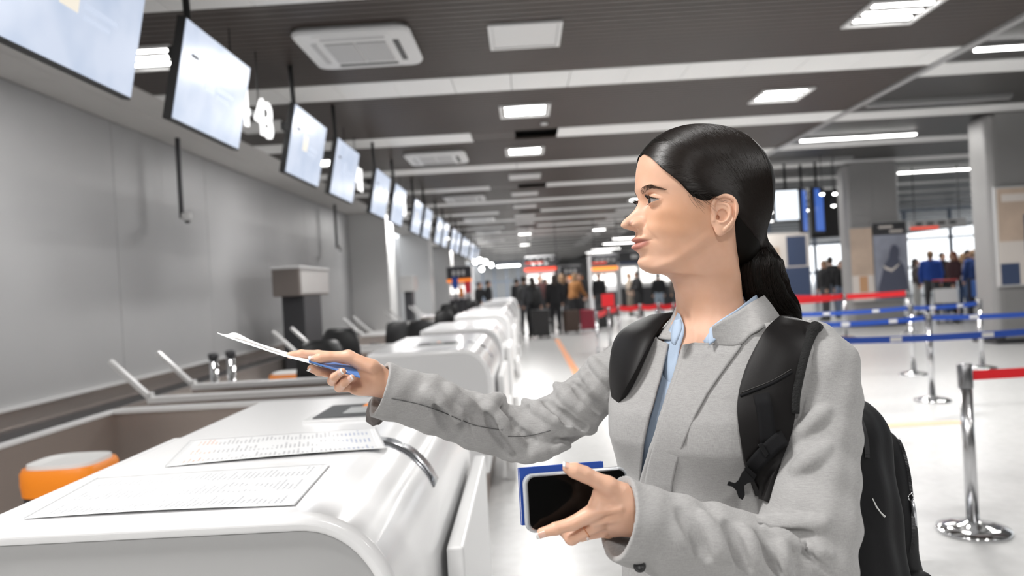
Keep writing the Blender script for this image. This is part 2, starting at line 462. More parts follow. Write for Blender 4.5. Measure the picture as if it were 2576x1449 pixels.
def monitor(y0, i, lab):
    W, Hh = 1.02, .60
    o = empty('hanging_monitor', (-2.06, y0+W/2, 2.575), 0, lab, 'monitor', 'screens hanging in a row above the desks')
    body = Matrix.Rotation(TILT, 3, 'Y')
    def bx(name, x0, x1, ya, yb, z0, z1, mt, bev=0.0, par=None):
        c = Vector(((x0+x1)/2, (ya+yb)/2, (z0+z1)/2)); b = MB().obox(body @ c, (x1-x0)/2, (yb-ya)/2, (z1-z0)/2, body)
        return b.build(name, mt, par or o, bevel=bev)
    bx('housing', -.055, -.002, -W/2-.012, W/2+.012, -.014, Hh+.012, M_black, .004)
    bx('screen', -.006, .003, -W/2, W/2, 0, Hh, SM[i % 3])
    bx('back_box', -.10, -.05, -.3, .3, .1, .45, M_black, .01)
    bx('logo', .0035, .0045, -.16, -.02, .26, .40, M_mark if i % 2 else M_marko)
    bx('text_line', .0035, .0045, .02, .30, .30, .325, M_mark)
    bx('text_line', .0035, .0045, .02, .24, .25, .27, M_mark)
    p = MB(); xp = .06
    p.tube([(xp+.0, -W/2+.17, .42), (xp-.02, -W/2+.17, ZC-2.575)], .022, 12); p.build('pole', M_black, o)
    MB().box(xp-.12, xp+.03, -W/2+.12, -W/2+.22, .40, .47).build('bracket', M_black, o)
    return o
mons = []
n = 0
for pair in range(9):
    for dy in (2.90, 4.39):
        yy = dy+3.59*pair
        if yy > 33: continue
        mons.append(monitor(yy, n, '%s hanging screen from the viewer, black-edged and pale blue, tilted above the desks' % (['nearest, cropped', 'second', 'third', 'fourth', 'fifth', 'sixth', 'seventh', 'eighth', 'ninth', 'tenth', 'eleventh', 'twelfth', 'thirteenth', 'fourteenth', 'fifteenth', 'sixteenth', 'seventeenth', 'eighteenth'][n])))
        n += 1
def number_sign(txt, y, label):
    cu = bpy.data.curves.new('digits', 'FONT'); cu.body = txt; cu.size = .43; cu.extrude = .012; cu.offset = .006; cu.align_x = 'CENTER'; cu.space_character = .95
    t = bpy.data.objects.new('digits', cu); COL.objects.link(t)
    bpy.context.view_layer.update()
    me = bpy.data.meshes.new_from_object(t.evaluated_get(bpy.context.evaluated_depsgraph_get())); bpy.data.objects.remove(t)
    me.materials.clear(); me.materials.append(M_digit)
    r = empty('number_sign', (-2.13, y, 2.84), 0, label, 'sign', 'lit desk number signs')
    o = bpy.data.objects.new('digits', me); COL.objects.link(o); o.parent = r
    o.rotation_euler = (math.pi/2, 0, math.pi/2)
    MB().box(-.05, -.035, -.24, .24, .12, .18).tube([(-.045, 0, .16), (-.045, 0, ZC-2.84)], .006, 8).build('bracket', M_black, r)
num = 44
for pair in range(7):
    for k, dy in enumerate((5.66, 6.22)):
        number_sign(str(num), dy+3.59*pair, 'white glowing number %d sign, %s of the lit numbers from the viewer' % (num, ordn[pair*2+k])); num -= 1

# cctv rods under the soffit
for k, yy in enumerate((9.27, 17.0)):
    o = empty('security_camera', (-4.3, yy, ZC), 0, ['security camera on a long dark rod above the empty grey wall', 'small white security camera on a rod beside the broad wall column'][k], 'camera')
    MB().tube([(0, 0, 0), (0, 0, -1.02)], .03, 10).build('rod', M_darkgrey, o)
    MB().lathe([(.02, .0), (.06, -.01), (.065, -.06), (.045, -.1), (.01, -.115)], (.06, 0, -.95), 20).build('dome', M_wplast, o, smooth=True)
    MB().lathe([(.012, 0), (.035, -.01), (.03, -.03), (.005, -.04)], (.07, 0, -1.05), 16).build('lens', M_dark, o, smooth=True)

# ------------------------------------------------------------------ check-in desks
def desk_profile(inset=0.0):
    """outer outline in XZ from the back edge over the top and down the rounded front"""
    zt = 1.05-inset; pts = [(-1.07+inset, .98), (-1.07+inset, zt)]
    # rounded front: superelliptic quarter from (-.62, top) to (-.185, .62)
    a, b = .20-inset, .25-inset
    cx, cz = -.45, zt-b
    for k in range(17):
        t = k/16*math.pi/2
        pts.append((cx+a*math.sin(t)**(.92), cz+b*math.cos(t)**(.92)))
    pts += [(-.255-inset, .55), (-.27-inset, .38), (-.30-inset, .22)]
    return pts
def desk(y0, L, idx, label, grey=M_cgrey):
    o = empty('check_in_desk', (0, y0, 0), 0, label, 'desk', 'white check-in desks')
    out = desk_profile(0); inn = desk_profile(.035)
    poly = out+inn[::-1]
    b = MB(); n = len(out)
    for (ya, yb) in ((0, L),):
        vs = [(x, ya, z) for x, z in poly]+[(x, yb, z) for x, z in poly]; N = len(poly); fs = []
        for k in range(N): fs.append((k, N+k, N+(k+1) % N, (k+1) % N))
        for k in range(n-1):
            fs.append((k, k+1, 2*n-2-k, 2*n-1-k)); fs.append((N+k, N+2*n-1-k, N+2*n-2-k, N+k+1))
        b.add(vs, fs)
    s = b.build('shell', M_white, o, bevel=.016); smooth_by_angle(s, 50); s.modifiers[0].segments = 4; s.modifiers[0].angle_limit = math.radians(50)
    ep = [(x, z) for x, z in inn]+[(-1.035, .22)]
    ep = [p for p in ep if True]
    MB().prism(ep, .012, .03).build('end_panel', grey, o)
    MB().prism(ep, L-.03, L-.012).build('end_panel', grey, o)
    # lower front and plinth
    MB().box(-.235, -.190, .50, L-.02, .30, .80).build('front_panel', M_cbase, o, bevel=.008)
    MB().box(-.20, -.15, .54, L-.05, .10, .27).build('bumper_rail', M_steelt, o, bevel=.01)
    MB().box(-1.0, -.33, .04, L-.04, 0, .24).build('plinth', M_kick, o)
    for q in (.65, L-.2): MB().box(-.21, -.14, q, q+.08, 0, .14).build('foot', M_steelt, o)
    # polished strip let into the rounded front
    st = [(x+.0025*(1 if i > 1 else 0), z+.0025) for i, (x, z) in enumerate(out[2:14])]
    g = MB(); ya, yb = .60, .69
    g.grid([[(x, ya, z) for x, z in st], [(x, yb, z) for x, z in st]])
    so = g.build('inlay_strip', M_chromeg, o); so.modifiers.new('s', 'SOLIDIFY').thickness = .003; smooth_by_angle(so, 60)
    return o
M_chromeg = mat('polished grey strip', (0.30, 0.31, 0.33), .2, .85)
dl = ['nearest white check-in desk with documents taped on top', 'second white check-in desk with light end panel, past the outstretched arm', 'third white check-in desk with a tall rounded end',
      'fourth white check-in desk down the row', 'fifth white check-in desk down the row', 'sixth white check-in desk down the row', 'seventh white check-in desk, small at the far end of the row',
      'eighth check-in desk, tiny at the far end of the row']
M_lgrey = mat('pale desk end panel', (0.70, 0.70, 0.705), .55)
for k, (yy, L) in enumerate([(1.35, 1.52), (4.84, 1.6), (7.3, 1.6), (10.9, 1.6), (13.4, 1.6), (17.0, 1.6), (19.5, 1.6), (23.0, 1.6)]):
    dk = desk(yy, L, k, dl[k], M_cgrey if k == 0 else M_lgrey)
    if k == 0:
        # staff-side leaf, a little lower step of the top
        MB().box(-1.10, -1.02, .0, .88, 1.005, 1.044).build('back_ledge', M_white, dk, bevel=.01)
# card terminal tray let into the near desk, and the same on the second
def tray(x, y, z, label, s=1.0):
    o = empty('card_scanner', (x, y, z), 0, label, 'scanner')
    MB().box(-.16*s, .16*s, -.15, .15, 0, .008).build('frame', M_steelt, o, bevel=.003)
    MB().box(-.135*s, .135*s, -.12, .135, .0082, .011).build('pad', mat('dark grey pad', (.06, .062, .065), .5), o)
    MB().box(-.05*s, .05*s, -.07, .05, .0112, .0145).build('plate', mat('light grey plate', (.38, .39, .39), .4), o, bevel=.002)
    MB().box(-.012*s, .012*s, .052, .12, .0112, .014).build('marker', M_orange, o)
tray(-.57, 2.47, 1.05, 'dark card scanner with orange mark set into the near desk top')
tray(-.66, 5.35, 1.05, 'dark scanner set into the second desk top')

# papers on the near desk: printed with text blocks
def paper_mat(name, seed, colr):
    m = bpy.data.materials.new(name); m.use_nodes = True
    nt = m.node_tree; L = nt.links; b = nt.nodes['Principled BSDF']; b.inputs['Roughness'].default_value = .35
    b.inputs['Coat Weight'].default_value = .25; b.inputs['Coat Roughness'].default_value = .15
    tc = nt.nodes.new('ShaderNodeTexCoord'); sp = nt.nodes.new('ShaderNodeSeparateXYZ'); L.new(tc.outputs['UV'], sp.inputs[0])
    def M(op, a, bb=None, c=None):
        n = nt.nodes.new('ShaderNodeMath'); n.operation = op
        for i, q in enumerate((a, bb, c)):
            if q is None: continue
            if isinstance(q, (int, float)): n.inputs[i].default_value = q
            else: L.new(q, n.inputs[i])
        return n.outputs[0]
    V, U = sp.outputs[0], sp.outputs[1]
    rows = 46
    rv = M('MULTIPLY', V, rows); fr = M('FRACT', rv); ro = M('FLOOR', rv)
    line = M('LESS_THAN', fr, .42)
    cmb = nt.nodes.new('ShaderNodeCombineXYZ'); L.new(M('MULTIPLY', M('FLOOR', M('MULTIPLY', U, 3)), 7.3), cmb.inputs[0]); L.new(ro, cmb.inputs[1]); cmb.inputs[2].default_value = seed
    wn = nt.nodes.new('ShaderNodeTexWhiteNoise'); wn.noise_dimensions = '3D'; L.new(cmb.outputs[0], wn.inputs['Vector'])
    uf = M('FRACT', M('MULTIPLY', U, 3))
    ends = M('LESS_THAN', uf, M('MULTIPLY_ADD', wn.outputs[0], .5, .38)); st = M('GREATER_THAN', uf, .08)
    para = nt.nodes.new('ShaderNodeTexNoise'); para.inputs['Scale'].default_value = 5.5; L.new(tc.outputs['UV'], para.inputs['Vector'])
    pm = M('GREATER_THAN', para.outputs[0], .43)
    words = nt.nodes.new('ShaderNodeTexNoise'); words.inputs['Scale'].default_value = 1.0; mp = nt.nodes.new('ShaderNodeMapping'); mp.inputs['Scale'].default_value = (rows*1.0, 70, 1)
    L.new(tc.outputs['UV'], mp.inputs[0]); L.new(mp.outputs[0], words.inputs['Vector']); wd = M('GREATER_THAN', words.outputs[0], .4)
    ink = M('MULTIPLY', M('MULTIPLY', line, M('MULTIPLY', ends, st)), M('MULTIPLY', pm, wd))
    edge = M('MULTIPLY', M('MULTIPLY', M('GREATER_THAN', U, .05), M('LESS_THAN', U, .95)), M('MULTIPLY', M('GREATER_THAN', V, .05), M('LESS_THAN', V, .95)))
    ink = M('MULTIPLY', M('MULTIPLY', ink, edge), .62)
    ramp = nt.nodes.new('ShaderNodeValToRGB'); L.new(V if colr else U, ramp.inputs[0])
    e = ramp.color_ramp.elements; e[0].color = (.30, .31, .34, 1); e[1].color = (.33, .34, .36, 1)
    if colr:
        e[0].color = (.75, .2, .05, 1); n1 = ramp.color_ramp.elements.new(.16); n1.color = (.75, .2, .05, 1); n2 = ramp.color_ramp.elements.new(.18); n2.color = (.25, .25, .27, 1)
        n3 = ramp.color_ramp.elements.new(.80); n3.color = (.25, .25, .27, 1); n4 = ramp.color_ramp.elements.new(.82); n4.color = (.10, .18, .42, 1); e[-1].color = (.10, .18, .42, 1)
    mix = nt.nodes.new('ShaderNodeMix'); mix.data_type = 'RGBA'; L.new(ink, mix.inputs['Factor']); mix.inputs['A'].default_value = (.86, .865, .87, 1); L.new(ramp.outputs[0], mix.inputs['B'])
    L.new(mix.outputs['Result'], b.inputs['Base Color'])
    return m
def sheet(corners, name, label, m, z=1.0525, curl=None, parent=None, n=24, cat='paper', group=None):
    """corners: near-left, near-right, far-right, far-left as XY; u runs across the text, v down the columns"""
    a, b_, c, d = [Vector((p[0], p[1])) for p in corners]; P = []; uv = []
    for i in range(n+1):
        row = []
        for j in range(n+1):
            u, v = i/n, j/n
            p = (a*(1-u)+b_*u)*(1-v)+(d*(1-u)+c*u)*v
            row.append((p.x, p.y, z+(curl(u, v) if curl else 0))); uv.append((u, v))
        P.append(row)
    g = MB().grid(P); o = g.build(name, m, parent, smooth=True)
    ul = o.data.uv_layers.new(name='UVMap')
    for lp in o.data.loops: ul.data[lp.index].uv = uv[lp.vertex_index]
    sd = o.modifiers.new('s', 'SOLIDIFY'); sd.thickness = .0006; sd.offset = 0
    tag(o, label, cat, group)
    return o
def q(px, py): p = PZ(px, py, 1.052); return (p.x, p.y)
s1 = sheet([q(60, 1306), q(740, 1272), q(832, 1167), q(246, 1204)], 'document_sheet', 'near text-filled document sheet in a clear sleeve on the desk', paper_mat('printed sheet', 1.0, False), curl=lambda u, v: .004*max(0, 1-v*6)*math.sin(u*math.pi)+.0005)
s2 = sheet([q(415, 1175), q(972, 1131), q(945, 1077), q(480, 1109)], 'document_sheet', 'farther document sheet with orange headings and small diagrams on the desk', paper_mat('printed sheet with orange', 4.0, True), curl=lambda u, v: .006*max(0, 1-v*6)*math.sin(u*2.6)+.0005)
# clear sleeve edges
M_sleeve = mat('clear sleeve edge', (.62, .63, .64), .2)
for (cs, lab, so) in (([q(60, 1306), q(740, 1272), q(832, 1167), q(246, 1204)], 1, s1), ([q(415, 1175), q(972, 1131), q(945, 1077), q(480, 1109)], 2, s2)):
    c4 = [Vector((*c, 1.0535)) for c in cs]
    for i in (1, 3):
        MB().tube([c4[i], c4[(i+1) % 4]], .0014, 6).build('sleeve_edge', M_sleeve, so)

# ------------------------------------------------------------------ steel enclosures, belt conveyors and guard bars behind the desks
M_belt = mat('dark conveyor belt', (.03, .03, .032), .6)
def slab(b, x0, x1, y0, y1, z0, z1): b.box(x0, x1, y0, y1, z0, z1)
o = empty('steel_enclosure', (-2.87, 5.0, 0), 0, 'L-shaped low brushed steel wall between the near desk and the grey wall', 'steel wall')
MB().box(-.02, .02, -7, 0, 0, .73).build('side_wall', M_steel, o)
MB().box(.02, 1.75, -.02, .02, 0, .73).build('end_wall', M_steel, o)
MB().box(-.035, .035, -7, .035, .73, .75).build('side_rail', M_steelt, o, bevel=.004)
MB().box(.035, 1.75, -.06, .05, .73, .757).build('end_rail', M_steelt, o, bevel=.004)
MB().box(.02, .5, -2.75, -2.70, .25, .42).build('lower_rail', M_steelt, o)
names = ['nearest belt conveyor with two bright slanting guard bars, behind the hand', 'second belt conveyor with slanting guard bars below the grey cabinet', 'third belt conveyor with guard bars beside the broad column', 'fourth belt conveyor, far down behind the desks', 'fifth belt conveyor, farthest behind the desks']
for k in range(5):
    y0 = 5.5+3.59*k
    o = empty('baggage_conveyor', (-2.87, y0, 0), 0, names[k], 'conveyor', 'baggage conveyors behind the desks')
    for j, yy in enumerate((0, .72)):
        MB().box(0, 1.70, yy-.02, yy+.02, .1, .72).build('side_wall', M_steel, o)
        MB().box(0, 1.70, yy-.05, yy+.05, .72, .765).build('rail', M_steelt, o, bevel=.004)
        r = Matrix.Rotation(math.radians(45), 3, 'Y')
        MB().obox((-.14, yy, .90), .215, .024, .018, r).box(-.012, .024, yy-.024, yy+.024, .72, .80).build('guard_bar', M_steelt, o, bevel=.006)
    MB().box(0, 1.68, .02, .70, .50, .54).build('belt', M_belt, o)
    MB().box(.05, .15, .1, .62, 0, .5).box(1.5, 1.6, .1, .62, 0, .5).build('leg_frame', M_darkgrey, o)
# collecting conveyor along the wall
o = empty('collector_conveyor', (-3.7, 10, 0), 0, 'long dark collecting conveyor running along the foot of the grey wall', 'conveyor')
MB().box(-.80, -.32, -11, 12, .38, .44).build('belt', M_belt, o)
MB().box(-.31, -.28, -11, 12, .1, .48).build('side_panel', M_steel, o)
MB().box(-.865, -.81, -11, 12, 0, .46).build('side_panel', M_steel, o)
MB().box(-.78, -.34, -11, 12, 0, .36).build('frame', M_darkgrey, o)
# two chrome posts
for k, (px, py) in enumerate(((537, 900), (580, 893))):
    p = PX(px, py, 7.4); o = empty('chrome_post', (p.x, 7.4, 0), 0, ['left one of two short chrome posts before the steel wall', 'right one of two short chrome posts before the steel wall'][k], 'post')
    MB().lathe([(.05, 0), (.05, .45), (.04, .5), (.04, p.z)], (0, 0, 0), 20).build('tube', M_chrome, o, smooth=True)
    MB().lathe([(.052, 0), (.052, .05), (.02, .06)], (0, 0, p.z-.01), 20).build('cap', M_darkgrey, o, smooth=True)

def bin_box(name, x, y, z, sx, sy, h, label, turn=0):
    o = empty(name, (x, y, 0), turn, label, 'stool')
    def ring(sx, sy, z, dz=0):
        out = []
        for k in range(40):
            a = 2*math.pi*k/40; ca, sa = math.cos(a), math.sin(a)
            out.append((sx*abs(ca)**.6*(1 if ca > 0 else -1), sy*abs(sa)**.6*(1 if sa > 0 else -1), z+dz*ca))
        return out
    b = MB(); R = [ring(sx*.97, sy*.97, z-h), ring(sx, sy, z-h*.6), ring(sx, sy, z-.02), ring(sx*.95, sy*.95, z)]
    b.grid(R, closed_v=True); b.add(R[0], [tuple(range(40))]); b.add(R[-1], [tuple(range(40))])
    smooth_by_angle(b.build('rim', M_orange, o), 40)
    b = MB(); R = [ring(sx*.88, sy*.86, z-.01), ring(sx*.86, sy*.84, z+.018), ring(sx*.6, sy*.6, z+.006)]
    b.grid(R, closed_v=True); b.add(R[-1], [tuple(range(40))])
    smooth_by_angle(b.build('top_pad', M_wplast, o), 60)
    MB().box(-sx*.8, sx*.8, -sy*.8, sy*.8, 0, z-h*.9).build('pedestal', M_darkgrey, o, bevel=.02)
    return o
bin_box('padded_stool', -2.2, 3.45, .73, .185, .17, .125, 'orange-sided stool with white top inside the near steel enclosure')
bin_box('padded_stool', -2.62, 8.1, .62, .24, .2, .10, 'orange-edged stool seen just below the outstretched hand')

# grey cabinet on a dark pedestal
o = empty('equipment_cabinet', (-3.75, 12.3, 0), 0, 'grey metal cabinet overhanging a dark pedestal against the grey wall', 'cabinet')
MB().box(-.22, .22, -.8, .9, 1.48, 1.92).build('body', mat('taupe cabinet', (.22, .19, .175), .4, .3), o, bevel=.02)
MB().box(.22, .235, -.76, .86, 1.51, 1.89).build('side_door', mat('pale cabinet door', (.52, .51, .50), .35, .3), o, bevel=.01)
MB().box(-.24, .25, -.82, .92, 1.91, 1.95).build('top_lid', M_steelt, o, bevel=.008)
MB().box(-.18, .18, -.5, .5, 0, 1.49).build('pedestal', M_darkgrey, o, bevel=.01)
o = empty('equipment_cabinet', (-3.75, 23.8, 0), 0, 'small distant grey cabinet between the two pale wall columns', 'cabinet')
MB().box(-.22, .22, -.5, .5, 1.45, 1.95).build('body', mat('pale cabinet door', (.5, .5, .5), .35, .3), o, bevel=.02)
MB().box(-.12, .12, -.3, .3, 0, 1.46).build('pedestal', M_darkgrey, o)

# black office chairs behind the desks
def office_chair(x, y, rz, label, back_h=.62, top=1.1):
    o = empty('office_chair', (x, y, 0), rz, label, 'chair', 'black office chairs behind the desks')
    P = []
    for i in range(13):
        v = i/12; z = .54+back_h*v*(top-.54)/.62*1.0; w = .21*(1-.25*v**4)*(.85+.15*min(1, v*6)); row = []
        for j in range(11):
            u = -1+2*j/10; row.append((w*u, -.20-.06*math.sin(v*2.4)+.05*u*u, z-.03*(abs(u)**4)*(1 if v > .9 else 0)))
        P.append(row)
    b = MB().grid(P).build('backrest', M_dark, o, smooth=True); s = b.modifiers.new('s', 'SOLIDIFY'); s.thickness = .05; s.offset = 0
    P = []
    for r_, z in ((.18, .42), (.235, .44), (.24, .48), (.21, .505)):
        P.append([(r_*abs(math.cos(a))**.7*(1 if math.cos(a) > 0 else -1), r_*abs(math.sin(a))**.7*(1 if math.sin(a) > 0 else -1), z) for a in [2*math.pi*k/28 for k in range(28)]])
    g = MB().grid(P, closed_v=True); g.add(P[0], [tuple(range(28))]); g.add(P[-1], [tuple(range(28))])
    smooth_by_angle(g.build('seat', M_dark, o), 50)
    MB().tube([(0, -.1, .44), (0, -.22, .50), (0, -.25, .70)], .02, 10).build('back_bar', M_black, o)
    MB().tube([(0, 0, .08), (0, 0, .44)], .028, 12).build('stem', M_black, o)
    for k in range(5):
        a = 2*math.pi*k/5+.3; c, s_ = math.cos(a), math.sin(a)
        MB().tube([(0, 0, .1), (.15*c, .15*s_, .09), (.30*c, .30*s_, .06)], [.022, .02, .015], 8).build('leg', M_black, o)
        MB().tube([(.30*c-.02*s_, .30*s_+.02*c, .03), (.30*c+.02*s_, .30*s_-.02*c, .03)], .03, 10).build('caster', M_dark, o)
    for sx in (-1, 1):
        MB().tube([(sx*.21, .02, .47), (sx*.27, 0, .56), (sx*.27, 0, .69)], .014, 8).box(sx*.27-.025, sx*.27+.025, -.12, .12, .69, .715).build('armrest', M_dark, o)
    return o
office_chair(-1.95, 6.68, .5, 'nearer black office chair just above the holding hand, left one', top=1.06)
office_chair(-1.82, 7.52, -.2, 'black office chair above the holding hand, right and taller one', top=1.12)
office_chair(-1.42, 10.28, -.1, 'black office chair behind the third desk', top=1.05)
office_chair(-2.05, 11.0, .7, 'black office chair in front of the first pale column gap', top=1.02)
office_chair(-1.7, 14.2, .6, 'black office chair leaning behind the fourth desk', top=1.05)
office_chair(-1.9, 17.8, .2, 'distant black office chair behind the fifth desk', top=1.1)
office_chair(-1.7, 21.4, .9, 'farthest black office chair behind the row of desks', top=1.1)
# ------------------------------------------------------------------ queue barriers
def stanchion(x, y, label, group, h=.90, big=True):
    o = empty('queue_post', (x, y, 0), 0, label, 'queue post', group)
    n = 40 if big else 20
    MB().lathe([(.175, 0), (.18, .008), (.176, .02), (.12, .034), (.05, .046), (.03, .06)], (0, 0, 0), n).build('base', M_chrome, o, smooth=True)
    MB().lathe([(.031, .05), (.031, h-.09)], (0, 0, 0), n).build('post', M_chromes, o, smooth=True)
    MB().lathe([(.036, h-.13), (.037, h-.125), (.037, h-.006), (.033, h), (.005, h+.001)], (0, 0, 0), n).build('belt_head', M_headm, o, smooth=True)
    return o
M_chromes = mat('satin chrome', (0.62, 0.62, 0.63), .2, .95)
M_headm = mat('dark steel head', (0.30, 0.30, 0.31), .25, .9)
def belt(p0, p1, m, label, cat='queue belt', group=None, sag=.015, logo=False, hw=.026):
    a = Vector(p0); b = Vector(p1); P = []; n = 12
    for i in range(n+1):
        t = i/n; c = a.lerp(b, t); z = -sag*4*t*(1-t); P.append([(c.x, c.y, c.z-hw+z), (c.x, c.y, c.z+hw+z)])
    o = MB().grid(P).build('queue_belt', m); s = o.modifiers.new('s', 'SOLIDIFY'); s.thickness = .003; s.offset = 0
    tag(o, label, cat, group)
    if logo:
        for t in (.3, .72):
            c = a.lerp(b, t); d = (b-a).normalized(); z = -sag*4*t*(1-t)
            MB().obox((c.x-.0*d.y, c.y-.004, c.z+z), .045, .0012, .018, Matrix(((d.x, -d.y, 0), (d.y, d.x, 0), (0, 0, 1)))).build('emblem', M_wplast, o)
    return o
ZB = .835
def sp(px, py_base):                                     # post position from the foot seen on the floor
    p = PZ(px, py_base, 0); return p.x, p.y
A = sp(2449, 1337)
stanchion(*A, 'chrome queue post with a round base on the right, nearest of all', None)
belt((A[0]+.035, A[1], ZB), (A[0]+1.7, A[1]+.35, ZB), M_red, 'red belt running off to the right from the nearest chrome post')
ZL = .87
def belt_px(x0, y0, x1, y1, m, label, group, z=ZL):
    a = PZ(x0, y0, z); b = PZ(x1, y1, z); return belt(a, b, m, label, group=group, logo=(m is M_blue))
belt_px(2090, 858, 2640, 830, M_blue, 'lowest blue belt stretching right from the shoulder', 'blue queue belts')
belt_px(2040, 818, 2325, 800, M_blue, 'middle blue belt behind the shoulder', 'blue queue belts')
belt_px(2345, 799, 2700, 782, M_blue, 'upper blue belt crossing the big right column', 'blue queue belts')
belt_px(1990, 792, 2285, 775, M_blue, 'thin far blue belt just below the red belts', 'blue queue belts')
belt_px(2295, 775, 2460, 763, M_blue, 'thin far blue belt before the travellers in blue', 'blue queue belts')
for px, py, lab in ((2644, 830, 'slim chrome post at the right end of the lowest blue belt'), (2335, 800, 'chrome post between the middle and upper blue belts'), (2290, 775, 'slim far post joining the thin blue belts'),
                    (2463, 763, 'far post at the right end of the thin blue belts'), (2086, 858, 'chrome post at the left end of the lowest blue belt, by the shoulder'), (2036, 818, 'chrome post hidden mostly behind the strap and shoulder')):
    p = PZ(px, py, ZL); stanchion(p.x, p.y, lab, 'posts with blue belts', h=.92, big=False)
# red belts behind
rp = [(1506, 905), (1536, 880), (1560, 870), (1615, 868), (1662, 866), (1700, 868), (2130, 850), (2288, 838)]
for i, (px, py) in enumerate(rp[:6]):
    stanchion(*sp(px, py), '%s chrome post of the red barrier left of the chin' % ['first', 'second', 'third', 'fourth', 'fifth', 'sixth'][i], 'posts with red belts', big=False)
for i, (px, py) in enumerate(rp[6:]):
    stanchion(*sp(px, py), ['distant post joining the red and blue belts', 'farther post at the right end of the red belts'][i], 'posts with red belts', big=False)
def belt_pp(a, b, m, label, dz=0):
    pa = sp(*a); pb = sp(*b); return belt((*pa, ZB+dz), (*pb, ZB+dz), m, label, group='red queue belts', sag=.03, hw=.055)
for i, lab in enumerate(('first', 'second', 'third', 'fourth', 'fifth')):
    a_ = rp[i]; b_ = rp[i+1]; belt_pp((a_[0]+4, a_[1]), (b_[0]-4, b_[1]), M_red, 'red belt left of the chin, %s stretch from the left' % lab)
belt_pp((1704, 868), (1800, 866), M_red, 'red belt passing behind the neck')
belt_pp((1960, 868), (2126, 850), M_red, 'broad red belt right of the ponytail', .02)
belt_pp((1960, 842), (2284, 838), M_red, 'thin red belt right of the ponytail, farther back', .0)
pr = sp(*rp[1])
o = MB().box(pr[0]-.13, pr[0]+.13, pr[1]-.01, pr[1]+.01, .902, 1.17).build('barrier_sign', M_red); tag(o, 'small red sign panel on top of the red barrier posts', 'sign')

# ------------------------------------------------------------------ big grey columns with posters
def big_column(x0, x1, y0, dy, label, seam=True):
    o = empty('column', ((x0+x1)/2, y0+dy/2, 0), 0, label, 'column'); hx = (x1-x0)/2; hy = dy/2
    MB().box(-hx, hx, -hy, hy, .06, ZC2).build('core', M_column2, o, bevel=.12).modifiers[0].segments = 6
    n = 2
    for k in range(n):
        for z0, z1 in ((.08, 1.5), (1.51, 2.65), (2.66, ZC2-.02)):
            xa = -hx+.14+k*(2*hx-.28)/n; xb = xa+(2*hx-.28)/n-.01
            MB().box(xa, xb, -hy-.012, -hy, z0, z1).build('cladding_panel', M_column2, o, bevel=.003, fix=False)
    MB().box(-hx-.04, hx+.04, -hy-.04, hy+.04, 0, .07).build('plinth', M_darkgrey, o)
    return o
cA = big_column(7.95, 9.9, 12.6, .6, 'big grey clad column at the right edge carrying a framed poster')
cB = big_column(7.75, 9.05, 17.7, .5, 'big grey clad column with two tall posters, right of the ponytail')
cC = big_column(6.6, 7.9, 40, 1.2, 'distant grey column behind the flight screens')

def poster_obj(name, cx, y, z0, z1, w, parts, label, frame=M_trim):
    o = empty(name, (cx, y, z0), 0, label, 'poster')
    MB().box(-w/2-.03, w/2+.03, -.03, 0, -.03, z1-z0+.03).build('frame', frame, o)
    MB().box(-w/2, w/2, -.034, -.03, 0, z1-z0).build('sheet', parts[0], o)
    for i, (x0, x1, a, b, m, nm) in enumerate(parts[1:]):
        MB().box(x0*w, x1*w, -.037-.002*i, -.034, a*(z1-z0), b*(z1-z0)).build(nm, m, o)
    return o
M_pb = mat('print beige', (.60, .47, .37), .5, vary=(2, .15)); M_pw = mat('print warm white', (.78, .72, .67), .5)
M_pn = mat('print navy', (.06, .085, .16), .5); M_pg = mat('print grey blue', (.33, .35, .42), .5, vary=(1.5, .3)); M_pd = mat('print charcoal', (.05, .05, .055), .5)
M_po = mat('print tan', (.62, .36, .2), .5)
def atY(px, Y): return PX(px, 660, Y).x
# column B: narrow tan poster and dark figure poster
yB = 17.66
poster_obj('poster', (atY(2135, yB)+atY(2190, yB))/2+.05, yB, .62, 2.35, .52, [M_pb, (-.5, .5, 0, .35, M_pw, 'lower_print'), (-.18, .2, .12, .34, M_po, 'shape')], 'narrow tan poster on the grey column right of the ponytail')
pb = poster_obj('poster', (atY(2185, yB)+atY(2262, yB))/2+.15, yB, .62, 2.45, .78, [M_pg, (-.5, .5, .84, 1.0, M_pd, 'headline_band'), (-.32, .1, .93, .96, M_pw, 'headline'), (.0, .4, .87, .90, M_pw, 'headline')], 'dark grey-blue poster with a seated figure on the grey column')
# seated figure as a flat print silhouette
sil = [(-.3, .0), (-.33, .25), (-.25, .5), (-.18, .75), (-.05, .92), (-.03, 1.05), (.03, 1.2), (.12, 1.22), (.2, 1.12), (.2, 1.0), (.17, .9), (.3, .72), (.36, .4), (.38, 0)]
MB().prism([(a, b*1.05+.02) for a, b in sil], -.052, -.046).build('figure_print', mat('print figure', (.10, .11, .155), .5), pb)
MB().prism([(-.2, .82), (.0, .72), (.2, .86), (.15, .78), (.0, .66), (-.15, .72)], -.058, -.052).build('figure_scarf', M_pw, pb)
# column A framed board
yA = 12.54
pa = poster_obj('poster', atY(2500, yA)+.62, yA, 1.0, 2.62, 1.1, [M_pw, (-.48, .48, .45, 1.0, M_pb, 'upper_print'), (-.42, .2, .86, .94, M_pw, 'headline'), (-.1, .5, .3, .72, M_pn, 'picture'), (-.48, -.2, .0, .22, M_pn, 'corner_shape'), (-.05, .45, .5, .66, M_pw, 'picture_light')],
                'framed tan and navy poster on the big right-edge column', frame=M_steelt)
